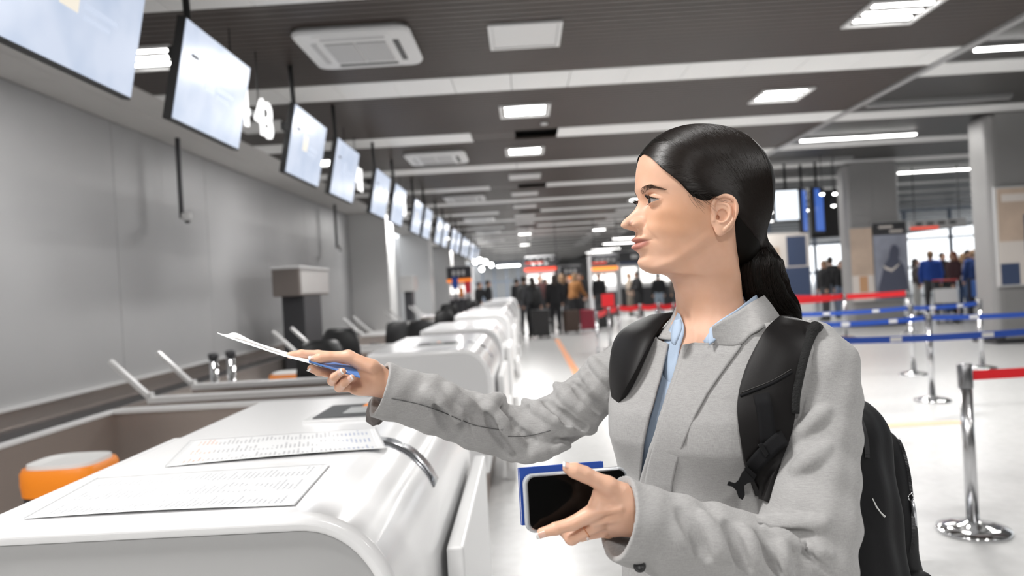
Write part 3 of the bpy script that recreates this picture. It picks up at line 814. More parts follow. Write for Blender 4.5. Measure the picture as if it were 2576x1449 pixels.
# desk-side panels behind the ponytail (pale boards with dark posters)
pc = poster_obj('notice_board', atY(1990, 23)-.2, 23, .55, 2.6, 1.5, [M_pw, (.05, .45, .5, .95, M_pn, 'picture'), (-.1, .5, .02, .48, M_pn, 'lower_picture'), (-.45, -.1, .3, .8, M_pb, 'print')], 'pale standing board with navy pictures right of the ponytail')
MB().box(-.8, .8, -.03, .12, -.56, 0).build('stand', M_wplast, pc)

# ------------------------------------------------------------------ flight screens block hanging at right of the hair
def scr(px0, px1, py0, py1, Y, mt, label, turn=0.0, nm='flight_screen'):
    a = PX(px0, py1, Y); b = PX(px1, py0, Y); w = abs(b.x-a.x); h = b.z-a.z
    o = empty(nm, ((a.x+b.x)/2, Y, a.z), turn, label, 'monitor', 'screens hanging right of the hair')
    MB().box(-w/2-.04, w/2+.04, 0, .09, -.04, h+.04).build('housing', M_black, o)
    MB().box(-w/2, w/2, -.01, 0, 0, h).build('screen', mt, o)
    MB().tube([(0, .05, h), (0, .05, ZC2-a.z)], .03, 8).build('pole', M_black, o)
    return o
M_scrw = mat('white lit screen', (.02, .02, .02), .3, emit=(.85, .92, 1), estr=1.3)
M_scrb = mat('blue lit screen', (.02, .02, .02), .3, emit=(.03, .12, .5), estr=.8, vary=None)
scr(1953, 2006, 478, 555, 17, M_scrw, 'white lit flight screen beside the back of the hair')
scr(2012, 2036, 478, 582, 17.5, M_scrb, 'narrow blue flight screen next to the white one', .9)
scr(2044, 2078, 474, 582, 17.2, M_scrb, 'tall blue flight screen, right of the narrow one', .7)
o = MB().box(8.0, 8.9, 20.5, 20.6, 2.3, 3.6).build('display_wall', M_dark); tag(o, 'black hanging display panel between the blue screens and the column', 'display')
for k, (px, py) in enumerate(((2068, 488), (2100, 487), (2097, 517))):
    p = PX(px, py, (16.2, 16.5, 17.1)[k]); o = empty('spotlight', tuple(p), 0, ['left spotlight of three beside the blue screens', 'right spotlight of three beside the blue screens', 'lowest spotlight of three beside the blue screens'][k], 'lamp')
    MB().lathe([(.05, .0), (.06, .03), (.04, .12), (.01, .14)], (0, 0, 0), 16).build('shade', M_black, o, smooth=True)
    MB().lathe([(.005, -.03), (.035, -.02), (.045, 0)], (0, 0, 0), 16).build('bulb', M_glow, o, smooth=True)
    MB().tube([(0, 0, .13), (0, 0, ZC2-p.z)], .008, 6).build('cable', M_black, o)

# ------------------------------------------------------------------ far end: glazed facade on the right, end wall, shops
M_frame = mat('blue grey window frame', (.22, .27, .36), .4)
M_glass = mat('window glass', (.9, .95, 1), .05, alpha=.12)
def glazing(name, x0, x1, y, z0, z1, nx, nz, along='X'):
    o = empty(name, (x0 if along == 'X' else y, y if along == 'X' else x0, 0), 0 if along == 'X' else math.pi/2, kind='structure')
    L = x1-x0
    for i in range(nx+1): MB().box(i*L/nx-.05, i*L/nx+.05, -.07, .07, z0, z1).build('mullion', M_frame, o)
    for j in range(nz+1): MB().box(0, L, -.06, .06, z0+j*(z1-z0)/nz-.05, z0+j*(z1-z0)/nz+.05).build('transom', M_frame, o)
    for i in range(nx):
        for j in range(nz):
            MB().box(i*L/nx+.05, (i+1)*L/nx-.05, -.01, .01, z0+j*(z1-z0)/nz+.05, z0+(j+1)*(z1-z0)/nz-.05).build('pane', M_glass, o)
    return o
glazing('window_1', 9, 27, 33, .0, 3.8, 9, 3)
glazing('window_2', 4, 33, 28.5, .0, 3.9, 12, 3, along='Y')
tag(MB().box(XW-.2, 28.6, -9.2, -9, 0, ZC2+.1).build('wall_back', mat('rear wall', (.45, .45, .45), .6)), kind='structure')
wr = MB().box(28.4, 28.6, -9, 4, 0, ZC2).build('wall_right', M_column); tag(wr, kind='structure')
wb = MB().box(-6.2, 9, YE, YE+.3, 0, 5).build('wall_end', mat('pale end wall', (.62, .62, .62), .6)); tag(wb, kind='structure')
wp = MB().box(9, 9.2, 33, YE, 0, ZC2).build('wall_partition', M_column); tag(wp, kind='structure')

# bright glazed far end
gl = glazing('window_3', -4.5, 0.5, 62, .3, 3.4, 5, 2)
M_lit = mat('lit shop panel', (.9, .9, .9), .4, emit=(1, .97, .92), estr=1.6)
M_shopw = mat('shop white', (.75, .75, .76), .5); M_or2 = mat('orange sign', (.9, .25, .02), .5, emit=(1, .25, .03), estr=.7)
M_red2 = mat('red lit sign', (.8, .05, .02), .5, emit=(1, .08, .03), estr=.7)
def kiosk(px0, px1, Y, zt, label, signm, nlit=2):
    x0 = (px0-1320)*Y/FP; x1 = (px1-1320)*Y/FP; w = x1-x0
    o = empty('shop_kiosk', ((x0+x1)/2, Y, 0), 0, label, 'shop')
    MB().box(-w/2, w/2, 0, 2, 0, zt).build('booth', M_shopw, o)
    MB().box(-w/2, w/2, -.15, 0, 0, 1.0).build('counter', M_darkgrey, o)
    MB().box(-w/2-.05, w/2+.05, -.25, 0, zt-.55, zt-.05).build('fascia', M_darkgrey, o)
    MB().box(-w/2-.05, w/2+.05, -.28, -.25, zt-.68, zt-.55).build('sign_band', signm, o)
    for k in range(nlit):
        c = -w/2+w*(k+.5)/nlit; MB().box(c-w/nlit*.38, c+w/nlit*.38, -.04, 0, 1.25, zt-.85).build('lit_window', M_lit, o)
    for k in range(3): MB().box(-w*.3+k*w*.22, -w*.3+k*w*.22+w*.12, -.27, -.25, zt-.4, zt-.2).build('lettering', M_wplast, o)
    return o
kiosk(1325, 1398, 34, 2.75, 'kiosk with red-edged dark sign behind the dark crowd', M_red2, 2)
kiosk(1412, 1462, 36, 2.3, 'small orange-glowing kiosk to the right of the crowd', M_or2, 1)
kiosk(1492, 1550, 30, 2.55, 'kiosk with orange sign strip left of the woman\'s chin', M_or2, 2)
kiosk(1130, 1185, 30.5, 2.4, 'kiosk with orange sign past the pale wall columns', M_or2, 2)
kiosk(1560, 1700, 38, 2.9, 'pale shop front behind the chin and red belts', M_pn, 3)
# stacked coloured goods in the left kiosk
for k, (px, py, s, m_) in enumerate(((1145, 712, .12, M_blue), (1161, 735, .09, mat('orange board', (.8, .25, .05), .6)), (1177, 722, .12, mat('pinkish red board', (.75, .04, .06), .6)))):
    p = PX(px, py, 29.3); o = MB().box(p.x-s, p.x+s, 29.2, 29.3, p.z-s*2, p.z+s*2).build('display_board', m_); tag(o, ['blue', 'orange', 'red'][k]+' display board in front of the kiosk past the columns', 'display')
    MB().box(p.x-.03, p.x+.03, 29.22, 29.28, 0, p.z-s*2).build('stand', M_darkgrey, o)
# globe lamps far down the left
for k, (px, py, Y) in enumerate(((1196, 658, 34), (1207, 655, 36), (1221, 659, 38), (1212, 677, 40), (1236, 667, 42))):
    p = PX(px, py, Y); o = empty('globe_lamp', tuple(p), 0, '%s of five distant white globe lamps beyond the screens' % ['first', 'second', 'third', 'lowest', 'rightmost'][k], 'lamp', 'distant globe lamps')
    MB().lathe([(.01, -.12), (.08, -.09), (.12, 0), (.08, .09), (.01, .12)], (0, 0, 0), 16).build('globe', M_glow, o, smooth=True)
    MB().tube([(0, 0, .1), (0, 0, ZC-p.z)], .01, 6).build('cable', M_black, o)
p = PX(1279, 667, 45); o = empty('linear_light', tuple(p), 0, 'bright far tube light above the end of the desk row', 'ceiling light')
MB().box(-.7, .7, -.05, .05, -.09, .0).build('diffuser', M_glowl, o, bevel=.02)
MB().tube([(-.5, 0, 0), (-.5, 0, ZC-p.z)], .01, 6).tube([(.5, 0, 0), (.5, 0, ZC-p.z)], .01, 6).build('cable', M_black, o)
# hanging direction signs
def hang_sign(px0, px1, py0, py1, Y, m_, label, strip):
    a = PX(px0, py1, Y); b = PX(px1, py0, Y); w = b.x-a.x; h = b.z-a.z
    o = empty('direction_sign', ((a.x+b.x)/2, Y, a.z), 0, label, 'sign')
    MB().box(-w/2, w/2, 0, .08, 0, h).build('panel', m_, o)
    MB().box(-w/2, 0, -.01, .0, -.0, h*.25).build('colour_strip', strip, o)
    for k in range(4): MB().box(-w*.4+k*w*.2, -w*.4+k*w*.2+w*.12, -.008, 0, h*.45, h*.75).build('lettering', M_pd if m_ is M_wplast else M_wplast, o)
    for s in (-1, 1): MB().tube([(s*w*.4, .04, h), (s*w*.4, .04, ZC-a.z if a.x < XT else ZC2-a.z)], .012, 6).build('cable', M_black, o)
hang_sign(2290, 2430, 548, 578, 19, M_wplast, 'pale hanging direction sign with red strip between the big columns', M_red2)
hang_sign(1322, 1408, 646, 664, 26, M_darkgrey, 'dark hanging direction sign above the crowd', M_red2)
hang_sign(1490, 1560, 648, 664, 25, M_darkgrey, 'small hanging direction sign left of the lips', M_red2)
# blue box stand at right
o = empty('info_stand', (10.72, 17.4, 0), 0, 'blue square box sign on a dark post left of the big right column', 'sign')
MB().box(-.2, .2, -.15, .15, .58, .98).build('box', mat('mid blue', (.03, .12, .42), .4), o, bevel=.02)
MB().box(-.06, .06, -.155, -.15, .70, .86).build('emblem', M_wplast, o)
MB().box(-.1, .1, -.1, .1, 0, .58).build('post', M_darkgrey, o)
# luggage trolleys
def trolley(x, y, rz, label):
    o = empty('luggage_trolley', (x, y, 0), rz, label, 'trolley')
    for s in (-1, 1): MB().tube([(s*.25, -.4, .18), (s*.25, .35, .15), (s*.25, .45, 1.0)], .018, 8).build('side_tube', M_chrome, o)
    MB().tube([(-.27, .45, 1.0), (.27, .45, 1.0)], .022, 8).build('handle', mat('red grip', (.6, .05, .05), .5), o)
    MB().box(-.25, .25, -.4, .35, .17, .19).build('deck', M_steelt, o)
    MB().box(-.24, .24, .38, .40, .45, .80).build('back_mesh', M_steelt, o)
    for sx, sy in ((-1, -.35), (1, -.35), (0, .35)):
        MB().tube([(sx*.2-.02, sy, .075), (sx*.2+.02, sy, .075)], .075, 14).build('wheel', M_dark, o)
trolley(9.3, 19.2, .4, 'chrome luggage trolley beside the travellers in blue')
trolley(9.95, 17.6, -.5, 'second chrome luggage trolley near the grey poster column')
# suitcases in the crowd
def suitcase(x, y, m_, label, s=1.0, rz=0.0):
    o = empty('suitcase', (x, y, 0), rz, label, 'suitcase')
    MB().box(-.23*s, .23*s, -.14*s, .14*s, .05, .70*s).build('shell', m_, o, bevel=.04)
    for k in (-.12, 0, .12): MB().box(k*s-.008, k*s+.008, -.15*s, -.14*s, .1, .62*s).build('rib', m_, o)
    MB().tube([(-.1*s, .1, .68*s), (-.1*s, .1, 1.0*s), (.1*s, .1, 1.0*s), (.1*s, .1, .68*s)], .01, 6).build('handle', M_black, o)
    for sx in (-1, 1):
        for sy in (-1, 1): MB().tube([(sx*.18*s-.015, sy*.1*s, .03), (sx*.18*s+.015, sy*.1*s, .03)], .03, 8).build('wheel', M_dark, o)
suitcase(*sp(1362, 850)[:2], M_dark, 'tall black suitcase standing before the dark crowd', 1.1)
suitcase(*sp(1438, 838)[:2], mat('dark brown case', (.06, .035, .025), .5), 'dark brown suitcase beside the brown-coated traveller', .95, .3)
suitcase(*sp(1480, 832)[:2], mat('dark red case', (.25, .01, .03), .4), 'dark red suitcase right of the crowd', .9)
suitcase(*sp(1524, 828)[:2], M_dark, 'black suitcase standing inside the red barrier', 1.0)
suitcase(*sp(2395, 790)[:2], mat('navy case', (.02, .04, .1), .4), 'navy suitcase among the travellers by the windows', .9)

# ------------------------------------------------------------------ travellers in the background (soft shapes, blurred by the lens)
PK = {}
def person_parts(kind):
    if kind in PK: return PK[kind]
    step = {'walk': .26, 'stand': .07, 'lean': .05, 'sit': .05}[kind]
    hip = .93; knee = .5
    lean = .12 if kind == 'lean' else .0
    def legs(P, ex=0.0):
        d = ellip(P, (0, 0, hip+.02), (.165+ex, .115+ex, .15))
        for s in (-1, 1):
            k = (s*.10, -step*s*.6, knee); a = (s*.11, -step*s*.2+(.18 if s < 0 and kind == 'walk' else 0), .09)
            d = smin(d, rcone(P, (s*.085, 0, hip-.04), k, .085+ex, .06+ex), .05); d = smin(d, rcone(P, k, a, .058+ex, .04+ex), .03)
        return d
    bend = .22 if kind in ('lean',) else .02
    arm = {'walk': (.10, -.12), 'stand': (-.02, -.05), 'lean': (-.16, -.22), 'sit': (-.1, -.2)}[kind]
    def top(P, ex=0.0):
        d = ellip(P, (0, 0, 1.0), (.16+ex, .115+ex, .2))
        d = smin(d, ellip(P, (0, -lean*.5, 1.25), (.18+ex, .125+ex, .24)), .08)
        d = smin(d, rcone(P, (-.16, -lean, 1.41), (.16, -lean, 1.41), .06+ex, .06+ex), .06)
        for s, ay in ((-1, arm[0]), (1, arm[1])):
            el = (s*.235, -lean+ay*.4, 1.14); wr_ = (s*.215, -lean+ay*1.4-.02, .92 if kind != 'lean' else 1.02)
            d = smin(d, rcone(P, (s*.185, -lean, 1.39), el, .058+ex, .048+ex), .03); d = smin(d, rcone(P, el, wr_, .046+ex, .036+ex), .02)
        return d
    def skin(P):
        d = ellip(P, (0, -lean-.01, 1.60), (.075, .092, .115)); d = smin(d, ellip(P, (0, -lean-.045, 1.555), (.05, .05, .07)), .02)
        d = smin(d, ellip(P, (0, -lean-.105, 1.585), (.012, .018, .022)), .012)
        d = smin(d, rcone(P, (0, -lean+.01, 1.53), (0, -lean+.015, 1.42), .05, .06), .02)
        for s in (-1, 1): d = smin(d, ellip(P, (s*.076, -lean, 1.59), (.01, .02, .03)), .008)
        d = smin(d, top(P, -.03), .01)
        for s, ay in ((-1, arm[0]), (1, arm[1])):
            z = .92 if kind != 'lean' else 1.02; w = (s*.215, -lean+ay*1.4-.02, z); d = smin(d, rcone(P, w, (w[0], w[1]-.02, z-.07), .03, .035), .01)
            for f in range(4): d = smin(d, rcone(P, (w[0]+(f-1.5)*.017, w[1]-.02, z-.08), (w[0]+(f-1.5)*.019, w[1]-.035, z-.15), .009, .007), .004)
            d = smin(d, rcone(P, (w[0]-s*.02, w[1]-.03, z-.03), (w[0]-s*.035, w[1]-.055, z-.09), .011, .008), .006)
        d = smin(d, legs(P, -.02), .02)
        return d
    def hair(P):
        d = ellip(P, (0, -lean+.012, 1.625), (.088, .105, .11)); d = smax(d, -ellip(P, (0, -lean-.10, 1.56), (.085, .09, .115)), .01)
        return d
    def hairl(P): return smin(hair(P), smax(ellip(P, (0, -lean+.05, 1.50), (.095, .07, .17)), -(P[..., 1]+lean-.0), .02), .03)
    def shoes(P, sides=(-1, 1)):
        d = None
        for s in sides:
            c = (s*.11, -step*s*.2+(.18 if s < 0 and kind == 'walk' else 0)-.05, .045); e = ellip(P, c, (.045, .13, .05)); e = smax(e, -P[..., 2]+.003, .005)
            e = smin(e, rcone(P, (c[0], c[1]+.05, .05), (c[0], c[1]+.05, .12), .045, .042), .03)
            d = e if d is None else np.minimum(d, e)
        return d
    out = {}
    out['skin'] = surfnet(skin, (-.32, -.45, .02), (.32, .4, 1.76), .014)
    out['top'] = surfnet(lambda P: top(P, .012), (-.32, -.45, .7), (.32, .35, 1.52), .018)
    out['legs'] = surfnet(lambda P: legs(P, .008), (-.3, -.4, .05), (.3, .4, 1.15), .018)
    out['hair'] = surfnet(hair, (-.12, -.3, 1.45), (.12, .25, 1.8), .011)
    out['hairl'] = surfnet(hairl, (-.14, -.3, 1.3), (.14, .25, 1.8), .012)
    out['shoe'] = surfnet(lambda P: shoes(P, (-1,)), (-.2, -.35, -.01), (.2, .35, .2), .012)
    out['shoe2'] = surfnet(lambda P: shoes(P, (1,)), (-.2, -.35, -.01), (.2, .35, .2), .012)
    PK[kind] = {}
    for k, (V, F) in out.items():
        me = make_obj('tmp', V, F, M_dark).data; PK[kind][k] = me
        for o in list(me.users and [ob for ob in COL.objects if ob.data is me] or []): bpy.data.objects.remove(o)
    return PK[kind]
def cloth(c, i=[0]): return mat('cloth %.2f %.2f %.2f' % c, c, .85)
M_skinb = mat('background skin', (.55, .33, .24), .6); M_hairb = mat('background hair', (.03, .02, .015), .6); M_hairl = mat('background fair hair', (.25, .15, .08), .6)
def person(x, y, face, kind, top, trousers, label, longhair=False, hairm=None, h=1.0, bag=None):
    pk = person_parts(kind)
    o = empty('person', (x, y, 0), face, label, 'person'); o.scale = (h, h, h)
    for nm, key, m_ in (('body', 'skin', M_skinb), ('jacket', 'top', cloth(top)), ('trousers', 'legs', cloth(trousers)), ('hair', 'hairl' if longhair else 'hair', hairm or M_hairb), ('shoe', 'shoe', M_dark), ('shoe', 'shoe2', M_dark)):
        ob = bpy.data.objects.new(nm, pk[key]); COL.objects.link(ob); ob.parent = o
        ob.material_slots[0].link = 'OBJECT'; ob.material_slots[0].material = m_
    if bag:
        R = Matrix.Rotation(face, 3, 'Z'); c = Vector((x, y, 0))+R @ Vector((0, .24, 1.18*h))
        b = empty('backpack', tuple(c), face, bag[1], 'backpack')
        P = []
        for t in range(9):
            v = -1+2*t/8; s = (1-abs(v)**3.2)**.5 if abs(v) < 1 else .02
            P.append([(.15*max(s, .05)*abs(math.cos(a))**.7*(1 if math.cos(a) > 0 else -1), .10*max(s, .05)*math.sin(a)+.0, .24*v) for a in [2*math.pi*k/20 for k in range(20)]])
        g = MB().grid(P, closed_v=True); g.add(P[0], [tuple(range(20))]); g.add(P[-1], [tuple(range(20))]); g.build('pack', bag[0], b, smooth=True)
        for s in (-1, 1): MB().tube([(s*.1, -.08, .2), (s*.12, -.2, .25), (s*.12, -.36, .12), (s*.13, -.2, -.16), (s*.11, -.06, -.18)], .018, 6).build('strap', bag[0], b)
    return o
BK = (.012, .012, .014); CH = (.05, .05, .055)
pi = math.pi
def at(px, Y): return (px-1320)/FP*Y
folk = [
 (1318, 21.5, pi*.9, 'stand', BK, CH, 'traveller in black with a black backpack, leftmost in the crowd', False, None, 1.0, (M_dark, 'black backpack worn by the leftmost traveller in the crowd')),
 (1338, 20.6, pi*1.1, 'walk', CH, BK, 'long-haired traveller in charcoal, second from the crowd\'s left', True, None, .97, (M_black, 'large black backpack on the long-haired traveller in the crowd')),
 (1300, 25.5, 2.4, 'stand', BK, BK, 'distant traveller in black at the left rim of the crowd', False, None, .98, None),
 (1358, 24, .3, 'stand', (.08, .03, .03), BK, 'traveller in dark maroon jacket in the crowd\'s middle', False, M_hairl, 1.0, None),
 (1372, 27, 1.2, 'stand', (.03, .03, .05), CH, 'traveller in dark navy standing behind the tall suitcase', True, None, .95, None),
 (1394, 21.2, pi, 'stand', BK, BK, 'long-haired woman-shaped figure in a long black coat, crowd centre', True, None, .99, None),
 (1412, 23, pi*1.15, 'walk', BK, CH, 'traveller in black walking away right of the crowd centre', True, M_hairl, 1.0, None),
 (1440, 22.5, 2.3, 'lean', (.30, .13, .04), BK, 'traveller bending in a brown coat at the crowd\'s right', True, M_hairl, 1.0, None),
 (1458, 25, -.6, 'stand', BK, BK, 'dark-clothed traveller behind the brown coat', False, None, 1.02, None),
 (1425, 27, .8, 'stand', (.10, .04, .03), CH, 'brownish-jacketed traveller far back in the crowd', False, M_hairl, .98, None),
 (1506, 27.5, -.4, 'stand', BK, CH, 'traveller in black behind the red sign panel', False, None, 1.0, None),
 (1582, 29, 1.3, 'stand', (.42, .34, .27), (.2, .17, .14), 'traveller in beige behind the red belts', False, M_hairl, .98, None),
 (1608, 27.5, -1.2, 'lean', BK, BK, 'traveller in a black coat leaning by the red belts', False, None, 1.0, None),
 (1655, 27, pi, 'stand', BK, (.25, .3, .36), 'traveller in black top seen just under the chin', False, None, .93, None),
 (1702, 26, pi, 'stand', (.12, .10, .09), CH, 'traveller in taupe right beside the neck', False, None, .95, None),
 (1228, 26.5, pi/2, 'stand', BK, BK, 'staff member in black standing behind the far desks', False, None, .98, None),
 (1200, 26.0, .9, 'lean', BK, BK, 'staff member in black bending behind the distant desks', False, None, .95, None),
 (2068, 20.5, -1.3, 'stand', BK, CH, 'traveller in black left of the grey poster column', False, M_hairl, .97, None),
 (2084, 21.5, 2.9, 'stand', BK, (.12, .14, .18), 'tall traveller in black with a bag, left of the poster column', False, None, 1.03, (M_black, 'black bag worn by the tall traveller near the poster column')),
 (2110, 20.9, -.5, 'walk', BK, (.16, .20, .28), 'traveller facing us in black just left of the poster column', False, None, .95, None),
 (2295, 20.5, 1.1, 'stand', (.06, .05, .05), (.5, .5, .48), 'traveller with a pale lower half right of the poster column', True, None, .92, None),
 (2332, 19.6, 2.7, 'stand', (.02, .07, .35), CH, 'grey-haired traveller in a bright blue jacket', False, M_hairl, 1.02, None),
 (2362, 22.2, .3, 'stand', BK, BK, 'traveller in black behind the blue jacket', False, None, 1.0, None),
 (2388, 18.2, -1.4, 'walk', (.05, .02, .025), BK, 'red-haired woman in dark clothing sitting low in front', True, mat('red hair', (.28, .09, .05), .6), .98, None),
 (2412, 20.5, 2.2, 'stand', (.40, .36, .38), (.06, .1, .2), 'traveller in pale grey behind the red-haired woman', True, M_hairl, .96, None),
 (2438, 19.8, pi, 'stand', (.02, .05, .18), (.03, .03, .05), 'traveller in a navy coat nearest the right column', False, M_hairl, 1.0, None),
 (2425, 23, .4, 'stand', BK, BK, 'dark-coated traveller behind the navy coat', False, None, 1.03, None),
]
for (px, Y, fc, kd, tp, tr, lab, lh, hm, hh, bg_) in folk:
    person(at(px, Y), Y, fc, kd, tp, tr, lab, lh, hm, hh, bg_)
# ================================================================== the traveller at the desk
MM = .001
def catmull(P, n):
    P = np.asarray(P, float); m = len(P); t = np.linspace(0, m-1-1e-9, n); i = t.astype(int); f = (t-i)[:, None]
    p0 = P[np.maximum(i-1, 0)]; p1 = P[i]; p2 = P[np.minimum(i+1, m-1)]; p3 = P[np.minimum(i+2, m-1)]
    return .5*((2*p1)+(-p0+p2)*f+(2*p0-5*p1+4*p2-p3)*f*f+(-p0+3*p1-3*p2+p3)*f**3)
def sstep(x, a, b):
    t = np.clip((x-a)/(b-a), 0, 1); return t*t*(3-2*t)
woman = empty('person', (.31, 1.23, 0), 0, 'dark-haired woman in a grey blazer standing in profile, handing papers over the near desk', 'person')
bpy.context.view_layer.update()
WOFF = np.array([.31, 1.23, 0])
def wobj(name, V, F, m, parent=woman, smooth=True): return make_obj(name, np.asarray(V)-WOFF, F, m, parent, smooth)

# ---- head frame: millimetres, x forward (face), y her left (towards the lens), z up; origin between the ears at eye height
HO = np.array(PX(1757, 500, 1.2)); YAW = math.radians(8.5)
def head_to_world(q, yaw=None):
    yaw = YAW if yaw is None else yaw
    c, s = np.cos(yaw), np.sin(yaw)
    f, l, z = q[..., 0], q[..., 1], q[..., 2]
    return np.stack([HO[0]+MM*(-c*f+s*l), HO[1]+MM*(-s*f-c*l), HO[2]+MM*z], -1)
# rings: front f,z | back f,z | half width | centre f | front exponent
RG = np.array([
 [30, 110, -25, 109, 28, 3, .9], [55, 103, -50, 100, 47, 3, .88], [76, 90, -72, 86, 60, 2, .85], [89, 75, -86, 66, 68, 0, .82], [96, 58, -93, 42, 72, -2, .80], [99.5, 42, -95, 16, 73.5, -3, .80],
 [101, 26, -92, -8, 73, -3, .80], [98.5, 10, -85, -28, 71.5, -2, .82], [96.5, -4, -76, -44, 70, 0, .84], [97.5, -18, -68, -56, 68.5, 2, .86], [99, -32, -63, -67, 66, 4, .88], [105.5, -46, -60, -78, 63.5, 4, .92],
 [106.5, -60, -58, -88, 61, 2, .98], [105, -74, -57, -98, 59, 0, 1.03], [103, -87, -57, -107, 57, -3, 1.08], [103, -99, -57, -115, 55.5, -6, 1.10], [98, -110, -58, -122, 54, -8, 1.12], [84, -117.5, -59, -129, 53, -9, 1.10],
 [64, -120, -60, -136, 52, -9, 1.0], [50, -129, -61, -144, 51, -9, .95], [45, -145, -62, -156, 51, -9, .92], [42, -163, -64, -170, 52, -10, .92], [40, -180, -67, -184, 56, -11, .92], [42, -196, -72, -194, 62, -10, .92],
 [48, -214, -76, -200, 76, -8, .9], [56, -236, -80, -208, 96, -8, .9], [64, -262, -84, -225, 112, -8, .88], [70, -300, -86, -260, 120, -8, .86], [74, -345, -88, -320, 122, -8, .86]])
NR, NT = 400, 380
S = catmull(RG, NR)
tt = np.linspace(-1, 1, NT, endpoint=False)
th = np.pi*(tt*.62+.38*tt**3)                              # denser in front
TH = th[None, :]; A = S[:, :, None]
co, si = np.cos(TH), np.sin(TH)
fr = A[:, 0]; fz = A[:, 1]; bf = A[:, 2]; bz_ = A[:, 3]; w = A[:, 4]; cf = A[:, 5]; pe = A[:, 6]
f = np.where(co > 0, cf+(fr-cf)*np.abs(co)**pe, cf+(bf-cf)*-np.abs(co)**.95*-1)
f = np.where(co > 0, f, cf-(cf-bf)*np.abs(co)**.95)
l = w*np.sign(si)*np.abs(si)**np.where(co > 0, .96, 1.0)
k = (f-bf)/(fr-bf); z = bz_+(fz-bz_)*k
G = np.stack([f, l, z], -1)
def brush(G, c, r, d, p=2.0):
    q = (G-np.array(c, float))/np.array(r, float); wgt = np.exp(-((q*q).sum(-1))**(p/2)); G += wgt[..., None]*np.array(d, float)
front = (G[..., 0] > 20)
def fbrush(l0, z0, rl, rz, d, both=True, p=2.0):           # forward push on the face, Gaussian in side/height
    for sgn in ((1, -1) if both else (1,)):
        q = ((G0[..., 1]-sgn*l0)/rl)**2+((G0[..., 2]-z0)/rz)**2
        G[..., 0] += np.where(front, d*np.exp(-q**(p/2)), 0)
G0 = G.copy()
# brow ridge, sockets, cheekbones, cheeks
fbrush(30, 17, 20, 7, 2.8); fbrush(24, -1, 11, 10, -3.2); fbrush(17, -3, 6, 10, -6.5); fbrush(0, 14, 14, 10, 1.0, False)
fbrush(48, -22, 14, 12, 3.0); fbrush(36, -36, 14, 14, 2.6); fbrush(55, 8, 12, 14, -1.5); fbrush(48, -62, 15, 18, -1.8)
fbrush(62, 34, 12, 14, -1.5)
# nose
zz = G0[..., 2]; ll = np.abs(G0[..., 1])
ntab = catmull(np.array([(-20, 0), (-16, 0), (-8, .3), (0, 1.4), (8, 4.2), (16, 8.4), (24, 15.6), (28.5, 20.6), (32, 23.6), (35.5, 24.8), (39, 24.0), (42, 19.8), (45, 11.5), (48, 3.5), (50, 0), (54, 0)], float), 300)
nz = np.interp(-zz, ntab[:, 0], ntab[:, 1])
ks = np.ones(5)/5
sg = np.interp(-zz, [-16, 0, 12, 24, 32, 40, 50], [7.5, 6.4, 7.0, 8.4, 11.0, 10.4, 7.0])
G[..., 0] += np.where(front, nz*np.exp(-(ll/sg)**2.1), 0)
base_n = np.interp(-zz, [0, 14, 28, 40, 50], [2.0, 4.5, 7.5, 7.0, 0]); G[..., 0] += np.where(front, base_n*np.exp(-(ll/15)**2.4), 0)
for sgn in (1, -1):
    brush(G, (108, sgn*12.5, -37.5), (9.0, 5.6, 6.8), (6.5, sgn*4.6, -1.0))
    brush(G, (113, sgn*16.5, -37), (9, 3.6, 5.5), (2.0, sgn*1.6, 0))
    brush(G, (103, sgn*21, -35), (8, 2.8, 8.0), (-3.6, -sgn*.2, 0))
    brush(G, (115, sgn*8.6, -45.6), (6.5, 3.8, 3.0), (-1.5, sgn*.2, 8.5))       # nostril
    brush(G, (127, sgn*4.5, -33), (5, 4, 5), (.5, sgn*1.0, 0))
# mouth
fbrush(0, -53, 5, 6, -1.6, False); fbrush(4.5, -54, 2.6, 6, .9)
lipw = lambda W: np.clip(1-(ll/W)**2.2, 0, 1)
up_c = -61.2+np.where(ll < 10, .06*(ll-4)**2*-.12+.5, 0)
zm = -66.3+.010*np.clip(ll, 0, 30)**1.6*.9+np.exp(-(ll/4)**2)*-.6   # seam, corners turned up
G[..., 0] += np.where(front, 8.4*np.exp(-((zz-(zm+4.6))/4.2)**2)*lipw(28)**.9, 0)
G[..., 0] += np.where(front, 11.0*np.exp(-((zz-(zm-7.6))/6.3)**2)*lipw(25)**.9, 0)
G[..., 0] -= np.where(front, 3.0*np.exp(-((zz-zm)/1.3)**2)*lipw(30.5)**.6, 0)
fbrush(30.5, -64, 4.5, 5, -2.0); fbrush(0, -89, 18, 5, -1.8, False); fbrush(0, -100, 15, 10, 3.6, False); fbrush(13, -101, 10, 9, .8)
for sgn in (1, -1):                                        # smile fold
    for u in np.linspace(0, 1, 9):
        lx = 19+17*u+2*math.sin(u*3); zx = -37-31*u
        q = ((G0[..., 1]-sgn*lx)/3.2)**2+((G0[..., 2]-zx)/4.5)**2; G[..., 0] -= np.where(front, .75*np.exp(-q), 0)
    q = ((G0[..., 1]-sgn*41)/9)**2+((G0[..., 2]+50)/14)**2; G[..., 0] += np.where(front, 1.6*np.exp(-q), 0)
